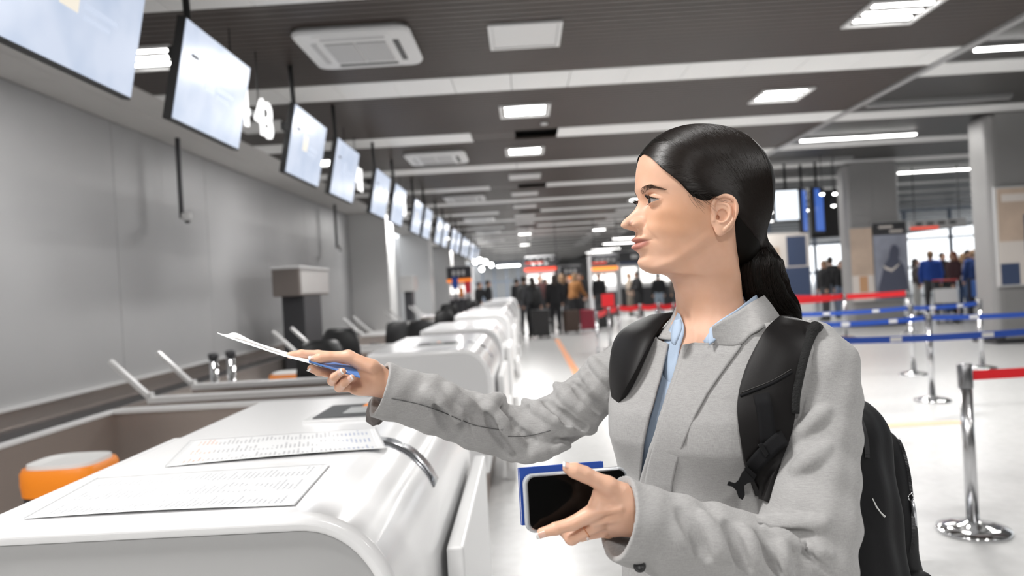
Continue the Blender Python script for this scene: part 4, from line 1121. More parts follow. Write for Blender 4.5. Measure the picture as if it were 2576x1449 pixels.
# jaw underside and neck muscles
for sgn in (1, -1):
    for u in np.linspace(0, 1, 14):                        # jaw line from chin to ear lobe
        c = (88-76*u, sgn*(22+36*u**.8), -108+42*u**1.5); brush(G, c, (12, 9, 6.5), (.25, sgn*1.15, .0))
        brush(G, (c[0]-6, c[1]-sgn*3, c[2]-13), (12, 9, 7), (-.2, -sgn*1.25, .5))
    for u in np.linspace(0, 1, 12):                        # neck muscle towards the breastbone notch
        brush(G, (-10+50*u, sgn*(50-36*u), -85-105*u), (8, 6, 9), (.5, sgn*1.1, 0))
brush(G, (52, 0, -142), (10, 8, 14), (1.8, 0, 0)); brush(G, (42, 0, -190), (10, 9, 8), (-4.5, 0, 0))
for _ in range(14):                                        # soften the turn under the jaw
    wj = sstep(-G[..., 2], 100, 118)*(1-sstep(G[..., 0], 78, 96)); Gp = np.concatenate([G[:1], G[:-1]]); Gn = np.concatenate([G[1:], G[-1:]]); G += (wj*.5)[..., None]*((Gp+Gn)/2-G)
for _ in range(70):
    wj = sstep(-G[..., 2], 96, 112)*(1-sstep(G[..., 0], 36, 58))*(1-sstep(-G[..., 2], 170, 200)); Gp = np.concatenate([G[:1], G[:-1]]); Gn = np.concatenate([G[1:], G[-1:]]); G += (wj*.5)[..., None]*((Gp+Gn)/2-G)
for _ in range(22):                                        # round the tip of the nose
    wj = np.exp(-((G[..., 0]-134)/9)**2-(G[..., 1]/11)**2-((G[..., 2]+33)/10)**2); Gp = np.concatenate([G[:1], G[:-1]]); Gn = np.concatenate([G[1:], G[-1:]])
    G += (wj*.6)[..., None]*((Gp+Gn+np.roll(G, 1, 1)+np.roll(G, -1, 1))/4-G)
for sgn in (1, -1):                                        # nostrils, pushed up into the underside of the nose
    q = np.abs(G[..., 1]-sgn*8.6)+1.6*np.abs(G[..., 2]+43.)+np.where(G[..., 0] > 117, 0, 99)+np.where(G[..., 0] < 128, 0, 99); ix = np.unravel_index(q.argmin(), q.shape); c_n = G[ix].copy(); c_n[0] += 1.0
    brush(G, c_n, (4.6, 2.8, 2.4), (-.6, sgn*.1, 3.2))
    nos_c = c_n if sgn == 1 else nos_c
# eyes: lids follow the eyeball, opening pushed in
ER = 12.0; ECs = []
for sgn in (1, -1):
    EC = np.array([82.3, sgn*31.5, -3.6]); ECs.append(EC)
    ds = (G0[..., 1]-EC[1])*sgn; dz = G0[..., 2]-EC[2]
    r2 = ds**2+dz**2; sph = EC[0]+np.sqrt(np.clip((ER+1.25)**2-r2, 0, None))
    wgt = np.where(front, 1-sstep(np.sqrt((ds/1.12)**2+(dz/.92)**2), 8.5, 14.5), 0)
    G[..., 0] = G[..., 0]*(1-wgt)+np.maximum(sph, EC[0]+4.0)*wgt
    x = (ds+1)/15.5; zu = 6.4*np.clip(1-np.abs(x)**2.3, 0, None)*(1-.15*x)-.4+.9*x; zl = -4.0*np.clip(1-np.abs(x)**2.4, 0, None)-.4+.9*x
    ins = np.minimum(zu-dz, dz-zl); ins = np.where(np.abs(x) < 1, ins, -1)
    op = sstep(ins, -.15, .95)
    rr_ = ER+.9; G[..., 0] = np.where(front & (r2 < 110), np.maximum(G[..., 0], EC[0]+np.sqrt(np.clip(rr_**2-r2, 0, None))), G[..., 0])
    G[..., 0] -= np.where(front, 4.2*op, 0)
    G[..., 0] += np.where(front, .45*np.exp(-((dz-zu-.9)/1.0)**2)*(np.abs(x) < 1.05), 0)     # upper lid margin
    G[..., 0] += np.where(front, .7*np.exp(-((dz-zl+1.0)/1.0)**2)*(np.abs(x) < 1.0), 0)
    G[..., 0] -= np.where(front, 1.5*np.exp(-((dz-zu-4.6)/1.3)**2)*np.clip(1.1-x*x, 0, 1), 0)     # lid crease
    G[..., 0] -= np.where(front, .8*np.exp(-((dz-zl+6.0+1.5*x)/1.6)**2)*np.clip(1.1-x*x, 0, 1), 0)   # under-eye line
# tint masks
lip = np.where(front, sstep(lipw(30)*(1-np.abs((zz-(zm-2.6))/(11.4*lipw(31)**.6+.01))**3), .02, .5), 0)
nostril_shade = np.zeros_like(lip)
for sgn in (1, -1): nostril_shade = np.maximum(nostril_shade, .9*np.exp(-((np.abs(G0[..., 1])-nos_c[1])/3.2)**2-((G[..., 0]-nos_c[0]+1)/5)**2-((G[..., 2]-nos_c[2]-5)/3.5)**2))  # darkness inside the nostrils, painted into the skin colour
cheek_shade = np.exp(-(((ll-50)/26)**2+((zz+34)/34)**2))*np.where(G0[..., 0] > -20, 1, 0)  # warm cheek tone that paints in the shaded side of the face
yaw_r = (math.radians(8.5)+math.radians(27.5)*sstep(np.arange(NR)/NR, .56, .92))[:, None]
HW = head_to_world(G, yaw_r)
i0, j0 = np.meshgrid(np.arange(NR-1), np.arange(NT), indexing='ij'); j1 = (j0+1) % NT
HF = np.stack([i0*NT+j0, i0*NT+j1, (i0+1)*NT+j1, (i0+1)*NT+j0], -1).reshape(-1, 4)
HV = HW.reshape(-1, 3)
HV = np.vstack([HV, HW[0].mean(0)+[0, 0, .001]]); top_i = len(HV)-1
capf = np.stack([np.full(NT//2, top_i), np.arange(0, NT, 2), (np.arange(0, NT, 2)+1) % NT, (np.arange(0, NT, 2)+2) % NT], -1)
HF = np.vstack([HF, capf])
tint = np.zeros((len(HV), 3)); tint[:-1, 0] = lip.reshape(-1); tint[:-1, 1] = nostril_shade.reshape(-1); tint[:-1, 2] = cheek_shade.reshape(-1)

# ---- hands and arms
def hp(px, py, Y): return np.array(PX(px, py, Y))
def chain(P, pts, k=.004):
    d = None
    for (a, ra), (b, rb) in zip(pts[:-1], pts[1:]):
        e = rcone(P, a, b, ra, rb); d = e if d is None else smin(d, e, k)
    return d
mm = MM
RH = dict(
 thumb=[(hp(930, 925, 1.288), 15*mm), (hp(876, 897, 1.282), 10.8*mm), (hp(826, 898, 1.275), 9.0*mm), (hp(806, 901, 1.27), 8.6*mm), (hp(789, 904, 1.268), 6.6*mm)],
 index=[(hp(868, 900, 1.318), 10.5*mm), (hp(800, 893, 1.31), 8.6*mm), (hp(757, 891, 1.30), 7.8*mm), (hp(730, 894, 1.292), 6.4*mm)],
 middle=[(hp(874, 925, 1.322), 10.5*mm), (hp(832, 938, 1.30), 8.7*mm), (hp(802, 934, 1.284), 8.0*mm), (hp(783, 927, 1.274), 6.8*mm)],
 ring=[(hp(882, 950, 1.318), 10*mm), (hp(836, 958, 1.288), 8.4*mm), (hp(842, 948, 1.268), 7.9*mm), (hp(861, 935, 1.256), 6.4*mm)],
 pinky=[(hp(890, 973, 1.312), 9.5*mm), (hp(853, 975, 1.288), 7.8*mm), (hp(866, 963, 1.266), 7.2*mm), (hp(885, 950, 1.256), 5.6*mm)])
def right_hand(P):
    d = rcone(P, hp(885, 908, 1.318), hp(945, 938, 1.308), 13*mm, 17*mm)
    d = smin(d, rcone(P, hp(886, 935, 1.318), hp(945, 955, 1.31), 13*mm, 17*mm), .01)
    d = smin(d, rcone(P, hp(890, 968, 1.312), hp(945, 972, 1.308), 13*mm, 16*mm), .01)
    d = smin(d, ellip(P, hp(925, 925, 1.292), (24*mm, 14*mm, 16*mm)), .008)
    d = smin(d, ellip(P, hp(915, 980, 1.30), (26*mm, 12*mm, 11*mm)), .008)
    d = smin(d, rcone(P, hp(945, 955, 1.308), hp(1010, 985, 1.315), 24*mm, 25*mm), .012)
    for kx in ('index', 'middle', 'ring', 'pinky'): d = smin(d, chain(P, RH[kx], .003), .0025)
    d = smin(d, chain(P, RH['thumb'], .006), .005)
    # palm hollow
    d = smax(d, -ellip(P, hp(905, 948, 1.278), (20*mm, 9*mm, 9*mm)), .008)
    return d
LH = dict(
 thumb=[(hp(1585, 1255, .955), 17*mm), (hp(1528, 1222, .943), 11.5*mm), (hp(1470, 1193, .937), 9.3*mm), (hp(1447, 1184, .935), 8.8*mm), (hp(1428, 1178, .935), 6.6*mm)],
 index=[(hp(1500, 1285, .943), 12*mm), (hp(1443, 1316, .938), 8.8*mm), (hp(1398, 1330, .935), 7.8*mm), (hp(1363, 1340, .938), 6.2*mm)],
 middle=[(hp(1508, 1312, .953), 11.5*mm), (hp(1438, 1353, .952), 9.0*mm), (hp(1415, 1330, .975), 8.0*mm), (hp(1400, 1300, .985), 7*mm)],
 ring=[(hp(1515, 1330, .966), 11*mm), (hp(1462, 1345, .982), 8.6*mm), (hp(1430, 1305, 1.0), 8*mm), (hp(1420, 1280, 1.005), 7*mm)],
 pinky=[(hp(1530, 1335, .978), 10.5*mm), (hp(1492, 1335, .998), 8*mm), (hp(1465, 1300, 1.01), 7*mm), (hp(1455, 1275, 1.012), 6*mm)])
def left_hand(P):
    d = rcone(P, hp(1508, 1275, .950), hp(1575, 1270, .955), 15*mm, 20*mm)
    d = smin(d, rcone(P, hp(1520, 1305, .962), hp(1580, 1300, .96), 16*mm, 20*mm), .012)
    d = smin(d, rcone(P, hp(1520, 1240, .953), hp(1590, 1265, .955), 9*mm, 17*mm), .012)
    d = smin(d, rcone(P, hp(1545, 1328, .97), hp(1590, 1310, .965), 12*mm, 17*mm), .012)
    d = smin(d, rcone(P, hp(1575, 1285, .957), hp(1640, 1310, .962), 24*mm, 24*mm), .015)
    d = smin(d, rcone(P, hp(1505, 1240, .948), hp(1512, 1272, .946), 7*mm, 10*mm), .008)
    for kx in ('index', 'middle', 'ring', 'pinky'): d = smin(d, chain(P, LH[kx], .003), .003)
    d = smin(d, chain(P, LH['thumb'], .006), .008)
    # tendon ridges on the back
    for a, b in (((1480, 1296, .936), (1560, 1280, .934)), ((1492, 1318, .942), (1565, 1300, .938))):
        d = smin(d, rcone(P, hp(*a), hp(*b), 3.5*mm, 3*mm), .006)
    return d
def bbox(pts, pad): a = np.array(pts); return a.min(0)-pad, a.max(0)+pad
r_pts = [p for c in RH.values() for p, _ in c]+[hp(1010, 985, 1.315), hp(900, 1000, 1.30)]
lo, hi = bbox(r_pts, .020)
RV, RF = surfnet(right_hand, lo, hi, .00115)
l_pts = [p for c in LH.values() for p, _ in c]+[hp(1640, 1310, .962)]
lo, hi = bbox(l_pts, .026)
LV, LF = surfnet(left_hand, lo, hi, .00115)
# arms inside the sleeves
sR, eR, wR_ = hp(1610, 925, 1.35), hp(1320, 1095, 1.40), hp(1005, 983, 1.315)
sL, eL, wL_ = hp(2060, 915, 1.10), hp(2030, 1400, 1.00), hp(1640, 1310, .962)
def arms(P):
    d = smin(rcone(P, sR, eR, .018, .018), rcone(P, eR, wR_, .018, .020), .01)
    e = smin(rcone(P, sL, eL, .020, .018), rcone(P, eL, wL_, .018, .020), .01)
    d = np.minimum(d, e)
    return smin(d, rcone(P, sR, sL, .035, .035), .02)
lo, hi = bbox([sR, eR, wR_, sL, eL, wL_], .05)
AV, AF = surfnet(arms, lo, hi, .008)
vs = [HV]; fs_ = [HF]; off = len(HV)
for V_, F_ in ((RV, RF), (LV, LF), (AV, AF)): vs.append(V_); fs_.append(F_+off); off += len(V_)
# ear
EO = np.array([-6., 72.5, -35.])
def earP(p):                                                 # ear plane: x forward, y out, z up (mm) turned outward and back
    a = math.radians(26); b = math.radians(10); c, s = math.cos(a), math.sin(a); x, y, z = p
    x2 = x*math.cos(b)-z*math.sin(b)*-1*0-0; 
    return np.array([x*c, y-x*s, z])*.93+EO
outline = [(11, 4.5, -3), (15, 7, 8), (16, 8, 17), (12, 7.5, 25), (3, 6, 31), (-8, 5.5, 31), (-17, 6, 25), (-21, 6.5, 14), (-20, 6.5, 2), (-15, 6, -9), (-8, 5.5, -18), (-2, 4.5, -24)]
outline = [tuple(p) for p in catmull(np.array(outline, float), 40)]
anti = [(6, 5, 20), (-3, 7, 19), (-10, 8, 12), (-11, 8, 2), (-7, 7.5, -7), (0, 7, -11), (5, 6, -11)]
anti = [tuple(p) for p in catmull(np.array(anti, float), 22)]
lobe = [(-2, 4, -24), (5, 3, -28), (10, 2, -25)]
REa = np.array([[math.cos(math.radians(26)), math.sin(math.radians(26)), 0], [-math.sin(math.radians(26)), math.cos(math.radians(26)), 0], [0, 0, 1]])
def ear(P):
    Q = P
    d = ellip(Q, earP((-1, 1.8, 2)), (20., 5.2, 29.), REa)
    d = smin(d, ellip(Q, earP((4, 2.5, -23)), (8.5, 3.6, 10), REa), 3.)
    c = None
    for a, b in zip(outline[:-1], outline[1:]):
        e = rcone(Q, earP(a), earP(b), 3.1, 3.1); c = e if c is None else smin(c, e, 1.)
    d = smin(d, c, 1.6)
    c = None
    for a, b in zip(anti[:-1], anti[1:]):
        e = rcone(Q, earP(a), earP(b), 2.3, 2.3); c = e if c is None else smin(c, e, 1.)
    d = smin(d, c, 2.2)
    d = smax(d, -ellip(Q, earP((2.5, 8.5, 0)), (8.0, 9.5, 9.5), REa), 1.6)           # bowl
    d = smax(d, -ellip(Q, earP((-3, 10.8, 23)), (11, 4.5, 3.4), REa), 1.5)        # upper hollow
    d = smin(d, ellip(Q, earP((-2, -1.5, 6)), (19., 3.2, 27.), REa), 2.)
    d = smax(d, -ellip(Q, earP((-15.5, 9.6, 8)), (2.2, 4.5, 15), REa), 1.2)
    d = smax(d, -ellip(Q, earP((8, 3, -3)), (3, 6, 4), REa), 1.0)
    d = smin(d, rcone(Q, earP((14, 3.5, -7)), earP((13, 4.2, 1)), 3.2, 2.6), 2.0)   # tragus
    return d
def ear_r(P): return ear(P*np.array([1, -1, 1], dtype=np.float32))
EV, EF = surfnet(ear, EO+[-34, -16, -42], EO+[32, 26, 42], .85)
EV2 = EV*[1, -1, 1]; EF2 = EF[:, ::-1]
for V_, F_ in ((EV, EF), (EV2, EF2)): vs.append(head_to_world(V_)); fs_.append(F_+off); off += len(V_)
BV = np.vstack(vs); BF = np.vstack(fs_)
TI = np.zeros((len(BV), 3)); TI[:len(tint)] = tint

def skin_material():
    m = bpy.data.materials.new('skin'); m.use_nodes = True; nt = m.node_tree; L = nt.links; b = nt.nodes['Principled BSDF']
    b.inputs['Roughness'].default_value = .43; b.inputs['Specular IOR Level'].default_value = .42
    b.inputs['Subsurface Weight'].default_value = .18; b.inputs['Subsurface Radius'].default_value = (1, .42, .22); b.inputs['Subsurface Scale'].default_value = .004
    at_ = nt.nodes.new('ShaderNodeAttribute'); at_.attribute_name = 'tint'
    sp_ = nt.nodes.new('ShaderNodeSeparateColor'); L.new(at_.outputs['Color'], sp_.inputs[0])
    tc = nt.nodes.new('ShaderNodeTexCoord')
    n = nt.nodes.new('ShaderNodeTexNoise'); n.inputs['Scale'].default_value = 28; n.inputs['Detail'].default_value = 5; L.new(tc.outputs['Object'], n.inputs['Vector'])
    cr = nt.nodes.new('ShaderNodeValToRGB'); L.new(n.outputs[0], cr.inputs[0])
    cr.color_ramp.elements[0].position = .3; cr.color_ramp.elements[0].color = (.71, .41, .275, 1); cr.color_ramp.elements[1].position = .7; cr.color_ramp.elements[1].color = (.78, .48, .345, 1)
    def mix(a, fac, col, amt=1.0):
        mx = nt.nodes.new('ShaderNodeMix'); mx.data_type = 'RGBA'; mu = nt.nodes.new('ShaderNodeMath'); mu.operation = 'MULTIPLY'; L.new(fac, mu.inputs[0]); mu.inputs[1].default_value = amt
        L.new(mu.outputs[0], mx.inputs['Factor']); L.new(a, mx.inputs['A']); mx.inputs['B'].default_value = (*col, 1); return mx.outputs['Result']
    c = mix(cr.outputs[0], sp_.outputs[2], (.67, .33, .17), .6)
    c = mix(c, sp_.outputs[0], (.43, .15, .12), .85)
    c = mix(c, sp_.outputs[1], (.16, .04, .03), .8)
    L.new(c, b.inputs['Base Color'])
    n2 = nt.nodes.new('ShaderNodeTexNoise'); n2.inputs['Scale'].default_value = 900; n2.inputs['Detail'].default_value = 3; L.new(tc.outputs['Object'], n2.inputs['Vector'])
    bp = nt.nodes.new('ShaderNodeBump'); bp.inputs['Strength'].default_value = .12; bp.inputs['Distance'].default_value = .0004; L.new(n2.outputs[0], bp.inputs['Height']); L.new(bp.outputs[0], b.inputs['Normal'])
    return m
M_skin = skin_material()
body = wobj('body', BV, BF, M_skin)
ca = body.data.color_attributes.new('tint', 'FLOAT_COLOR', 'POINT')
cc = np.ones((len(BV), 4), dtype=np.float32); cc[:, :3] = TI; ca.data.foreach_set('color', cc.ravel())

# ---- eyes
def eye_mat():
    m = bpy.data.materials.new('eye'); m.use_nodes = True; nt = m.node_tree; L = nt.links; b = nt.nodes['Principled BSDF']
    b.inputs['Roughness'].default_value = .04; b.inputs['Coat Weight'].default_value = 1; b.inputs['Coat Roughness'].default_value = .01
    tc = nt.nodes.new('ShaderNodeTexCoord'); sx = nt.nodes.new('ShaderNodeSeparateXYZ'); L.new(tc.outputs['Object'], sx.inputs[0])
    r = nt.nodes.new('ShaderNodeValToRGB'); r.color_ramp.interpolation = 'LINEAR'; mr = nt.nodes.new('ShaderNodeMapRange')
    L.new(sx.outputs[0], mr.inputs[0]); mr.inputs[1].default_value = .0085; mr.inputs[2].default_value = .0122
    L.new(mr.outputs[0], r.inputs[0]); e = r.color_ramp.elements
    e[0].position = .0; e[0].color = (.50, .46, .44, 1); e[1].position = 1; e[1].color = (.004, .004, .004, 1)
    for p, c in ((.40, (.46, .42, .40)), (.47, (.03, .022, .018)), (.55, (.05, .026, .014)), (.80, (.035, .02, .012)), (.84, (.004, .004, .004))):
        q = e.new(p); q.color = (*c, 1)
    L.new(r.outputs[0], b.inputs['Base Color']); return m
M_eye = eye_mat(); M_lash = mat('lash hair', (.012, .008, .006), .6); M_brow = mat('brow hair', (.085, .048, .032), .7)
c8, s8 = math.cos(YAW), math.sin(YAW)
Hrot = Matrix(((-c8, s8, 0), (-s8, -c8, 0), (0, 0, 1)))      # head frame -> world
for i, (EC, sgn) in enumerate(zip(ECs, (1, -1))):
    n1, n2 = 28, 40; P = []
    for a in range(n1+1):
        t = math.pi*a/n1; rr = ER*(1+.045*max(0, math.cos(t)-.86)/.14)
        P.append([(rr*math.cos(t)*MM, rr*math.sin(t)*math.cos(2*math.pi*j/n2)*MM, rr*math.sin(t)*math.sin(2*math.pi*j/n2)*MM) for j in range(n2)])
    o = MB().grid(P, closed_v=True).build('eye', M_eye, woman, smooth=True)
    gz = Matrix.Rotation(math.radians(-3 if sgn > 0 else -3), 3, 'Z') @ Matrix.Rotation(math.radians(2), 3, 'Y')
    o.matrix_local = Matrix.Translation(Vector(head_to_world(EC)-WOFF)) @ (Hrot @ gz).to_4x4()
    # lashes
    b = MB(); rnd = random.Random(5+i)
    for q in range(46):
        x = -.92+1.84*q/45; ds = x*15.5-1; zu = 6.4*max(0, 1-abs(x)**2.3)*(1-.15*x)-.4+.9*x
        f0 = EC[0]+math.sqrt(max(0, 13.6**2-ds*ds-zu*zu)); 
        p0 = np.array([f0, EC[1]+sgn*ds, EC[2]+zu+.2]); ln = 6.5+2.0*x+rnd.uniform(-1, 1)
        out = np.array([.85, sgn*(.35*x+.1), .0]); pts = []
        for u in np.linspace(0, 1, 5):
            pts.append(head_to_world(p0+out*ln*u+np.array([0, 0, 1])*(ln*(.75*u*u-.12*u)+0)+np.array([0, rnd.uniform(-.3, .3), 0])*u)-WOFF)
        b.tube(pts, [.0003, .00028, .00022, .00014, .00005], 4)
    for q in range(24):
        x = -.75+1.6*q/23; ds = x*15.5-1; zl = -4.0*max(0, 1-abs(x)**2.4)-.4+.9*x; f0 = EC[0]+math.sqrt(max(0, 13.4**2-ds*ds-zl*zl))
        p0 = np.array([f0, EC[1]+sgn*ds, EC[2]+zl-.2]); ln = 3.0; pts = [head_to_world(p0+np.array([.8, 0, -.5*u])*ln*u)-WOFF for u in (0, .5, 1)]
        b.tube(pts, [.00014, .0001, .00004], 4)
    # dark lash line along the upper lid
    pts = []
    for q in range(25):
        x = -.97+1.94*q/24; ds = x*15.5-1; zu = 6.4*max(0, 1-abs(x)**2.3)*(1-.15*x)-.4+.9*x
        pts.append(head_to_world(np.array([EC[0]+math.sqrt(max(0, 13.35**2-ds*ds-zu*zu)), EC[1]+sgn*ds, EC[2]+zu-.1]))-WOFF)
    b.tube(pts, [.0003]+[.00055]*23+[.0003], 6)
    tag(b.build('eyelash', M_lash, woman), kind='stuff')
    # brow: short hairs following the ridge
    b = MB(); fine = G.reshape(-1, 3); sel = fine[(fine[:, 0] > 40) & (fine[:, 2] > 5) & (fine[:, 2] < 40) & (fine[:, 1]*sgn > 5) & (fine[:, 1]*sgn < 66)]
    for q in range(480):
        u = rnd.random(); lx = 13+38*u; zc = 11.6+6.6*math.sin(min(1, u/.68)*math.pi/2)-8.5*max(0, u-.62)**1.2/.38; hw = 3.7*(1-u**2.2)+.7
        if u < .08: hw *= .7
        zz_ = zc+rnd.uniform(-1, 1)*hw; dd = (sel[:, 1]*sgn-lx)**2+(sel[:, 2]-zz_)**2; p = sel[dd.argmin()].copy(); p[0] += .25; p[1] = sgn*lx; p[2] = zz_
        dirv = np.array([-.25-.5*u, sgn*(.55+.45*u), .62*(1-u)**1.2-.30*u]); dirv /= np.linalg.norm(dirv); ln = rnd.uniform(4.2, 6.5)
        pts = [head_to_world(p+dirv*ln*t+np.array([.55*math.sin(t*math.pi), 0, 0])-np.array([.15*t*ln*0, 0, 0]))-WOFF for t in (0, .5, 1)]
        b.tube(pts, [.00014, .00012, .00004], 3)
    tag(b.build('eyebrow', M_brow, woman, fix=False), kind='stuff')

# ---- nails
M_nail = mat('manicured nail', (.80, .50, .40), .12, coat=.6); M_tip = mat('white nail tip', (.88, .86, .84), .15, coat=.5)
def nail(tip, prev, r, outdir, name='nail', ln=11.5, wd=.92, shift=0.0):
    """plate on the back of a fingertip: outdir is the side of the finger the nail is on"""
    tip = Vector(tip); prev = Vector(prev); t = (tip-prev).normalized(); o_ = Vector(outdir); o_ = (o_-t*o_.dot(t)).normalized(); s_ = t.cross(o_)
    P = []; P2 = []
    for i in range(11):
        u = i/10; row = []
        for j in range(9):
            v = -1+2*j/8; a = v*1.0*wd
            rr = r*1.05-.0010*u*u*3.0*0-.001*(1-u)*.5; x = (u-.48)*ln*MM+shift; end = (1-.14*v*v*(1 if u > .5 else -1)*(abs(u-.5)*2))
            row.append(tuple(tip+t*(x*end)+(o_*math.cos(a)+s_*math.sin(a))*rr*(1-.10*u*u)-Vector(WOFF)))
        P.append(row)
    n_ = MB().grid(P).build(name, M_nail, woman, smooth=True); sd = n_.modifiers.new('s', 'SOLIDIFY'); sd.thickness = .0006; sd.offset = 1
    m2 = MB().grid([[tuple(Vector(p)+o_*.00018+t*(.0012 if i == 2 else 0)) for p in P[8+i]] for i in range(3)]).build('nail_tip', M_tip, n_, smooth=True); sd = m2.modifiers.new('s', 'SOLIDIFY'); sd.thickness = .0007; sd.offset = 1
cvec = Vector((0, 0, H0))
def tocam(p): return (cvec-Vector(p)).normalized()
def nl(c, vec, **kw): nail(c[-1][0], c[-2][0], c[-1][1], vec, **kw)
nl(RH['thumb'], Vector((-.1, -.55, .9)), ln=13)
nl(RH['ring'], tocam(RH['ring'][-1][0])+Vector((-.25, 0, .0)))
nl(RH['pinky'], tocam(RH['pinky'][-1][0])+Vector((-.1, 0, .0)), ln=10.5)
nl(RH['middle'], tocam(RH['middle'][-1][0])+Vector((-.9, 0, -.1)))
nl(LH['thumb'], Vector((.0, -.45, 1)), ln=14)
nl(LH['index'], tocam(LH['index'][-1][0])+Vector((-.1, 0, -.75)), ln=12)
# ring on the middle finger of the near hand
a_, b_ = Vector(LH['middle'][0][0]), Vector(LH['middle'][1][0]); t_ = (b_-a_).normalized(); c_ = a_.lerp(b_, .50); up_ = t_.cross(Vector((0, 1, 0))).normalized(); sd_ = t_.cross(up_)
pts = [c_+(up_*math.cos(q)+sd_*math.sin(q))*.0106 for q in np.linspace(0, 2*math.pi, 33)]
M_gold = mat('rose gold', (.85, .42, .24), .18, 1.0)
rg = MB().tube(pts, .0008, 8, caps=False).build('finger_ring', M_gold, smooth=True); tag(rg, 'thin rose-gold ring with a small clear stone on the near hand', 'ring')
q_ = c_+(Vector((.15, -.55, -.8)).normalized())*.0118
MB().add([tuple(q_+Vector(v)*.0026) for v in ((1, 0, 0), (-1, 0, 0), (0, 1, 0), (0, -1, 0), (0, 0, 1), (0, 0, -1))], [(0, 2, 4), (2, 1, 4), (1, 3, 4), (3, 0, 4), (2, 0, 5), (1, 2, 5), (3, 1, 5), (0, 3, 5)]).build('stone', mat('clear stone', (.9, .85, .85), .03, .3), rg)

# ---- hair: shell from soft shapes plus fine strands combed to the tie
TIE = np.array([-100., 2., -84.])
def hair_core(P):
    d = ellip(P, (-4, 0, 28), (103, 81.5, 91))
    d = smin(d, ellip(P, (13, 0, 37), (91, 78, 78)), 10.)
    d = smin(d, ellip(P, (-32, 0, 20), (93, 80, 91)), 14.)
    d = smin(d, ellip(P, (-46, 0, -24), (68, 66, 66)), 20.)
    d = smin(d, ellip(P, (-58, 0, -72), (36, 52, 40)), 18.)
    d = smin(d, rcone(P, (-56, 0, -45), TIE, 44., 16.), 16.)
    return d
def hair_f(P):
    d = hair_core(P)
    x, y, z = P[..., 0], np.abs(P[..., 1]), P[..., 2]
    line = np.interp(x, [-22, -15, 20, 37, 57, 77, 90, 100, 112], [-400, -14, -14, -4, 22, 44, 72, 80, 92]).astype(np.float32)-6*np.exp(-(y/7)**2)
    cut = (line-z)*.63
    side = np.interp(z, [-170, -105, -71, -36, -12, -4, 200], [-62, -45, -34, -31, -8, 400, 400]).astype(np.float32)   # furthest forward the hair comes at this height
    cut2 = np.maximum(x-side, -900)*.7
    earc = 24.5-np.sqrt(((x+5)/.9)**2+((z+31)/1.15)**2)
    d = smax(d, np.maximum(cut, cut2).astype(np.float32), 4.)
    return smax(d, earc.astype(np.float32), 3.)
hv, hf = surfnet(hair_f, (-150, -98, -112), (112, 98, 132), 2.2)
M_hair = mat('dark brown hair', (.004, .003, .002), .55, spec=.12)
hair = wobj('hair', head_to_world(hv), hf, M_hair)
def shell_r(C, D):                                                   # distance along D from C to the shell, vectorised
    lo_ = np.zeros(len(D)); hi_ = np.full(len(D), 190.)
    for _ in range(22):
        m_ = (lo_+hi_)/2; ins = hair_core((C+D*m_[:, None]).astype(np.float32)) < 0
        lo_ = np.where(ins, m_, lo_); hi_ = np.where(ins, hi_, m_)
    return lo_
rs = np.random.RandomState(3); HC = np.array([-10., 0., 10.]); strands = []
def nrm(v): return v/np.linalg.norm(v, axis=-1, keepdims=True)
NS = 7000
u = rs.rand(NS); sgn = np.where(rs.rand(NS) < .72, 1, -1)
# start points: along the part line, and along the swept hairline down the temple
kind = rs.rand(NS) < .42
ang_ = .62+1.35*u; xs = np.where(kind, 8+105*np.cos(ang_), np.interp(u, [0, .3, .6, .85, 1], [101, 90, 76, 57, 38])); ys = np.where(kind, 1, np.interp(u, [0, .3, .6, .85, 1], [6, 34, 58, 68, 73]))
zs = np.where(kind, 28+105*np.sin(ang_), np.interp(u, [0, .3, .6, .85, 1], [82, 66, 41, 21, -1]))
st_ = np.stack([xs, ys*sgn, zs], 1)
mid = rs.rand(NS)
st_ = st_+np.stack([-30*mid**2, sgn*10*mid, 0*mid], 1)
D0 = nrm(st_-HC); D1 = nrm(TIE-HC+rs.randn(NS, 3)*2.5)
K = 22; side_bow = nrm(np.stack([np.where(kind, .25, .05), sgn*.9, np.where(kind, -.10, .55)], 1))
paths = np.zeros((NS, K, 3))
amp = .38+.07*np.sin(u*31)+.03*rs.randn(NS); soff = .25+.75*rs.rand(NS)
for i in range(K):
    t = i/(K-1); D = nrm(D0*(1-t)+D1*t+side_bow*(amp*math.sin(t*math.pi))[:, None])
    R_ = shell_r(HC, D); paths[:, i] = HC+D*(R_+soff*(.4+.6*math.sin(min(1, t*1.1)*math.pi)))[:, None]
# drop strands that would run over the ear or the face
def strand_mesh(paths, r0, name, mtl, par):
    n_, K_ = paths.shape[:2]; W = head_to_world(paths)-WOFF
    T = np.gradient(W, axis=1); T = T/np.linalg.norm(T, axis=2, keepdims=True); N1 = np.cross(T, np.array([.3, .5, .8])); N1 /= np.linalg.norm(N1, axis=2, keepdims=True); N2 = np.cross(T, N1)
    rr = (r0*np.sin(np.linspace(.25, 1, K_)*math.pi*.98)**.5)[None, :, None] if True else r0
    ring = np.stack([W+rr*(N1*math.cos(a)+N2*math.sin(a)) for a in (0, 2.094, 4.189)], 2)      # n,K,3,3
    V = ring.reshape(-1, 3); b0 = np.arange(n_)[:, None, None]*K_*3+np.arange(K_-1)[None, :, None]*3; j = np.arange(3)[None, None, :]
    a_i = b0+j; b_i = b0+(j+1) % 3; F = np.stack([a_i, b_i, b_i+3, a_i+3], -1).reshape(-1, 4)
    return make_obj(name, V, F, mtl, par)
def keep_mask(paths):
    ok = np.ones(len(paths), bool)
    v = hair_f(paths[:, 1:].reshape(-1, 3).astype(np.float32)).reshape(len(paths), -1)
    return (v < 6.2).all(1)
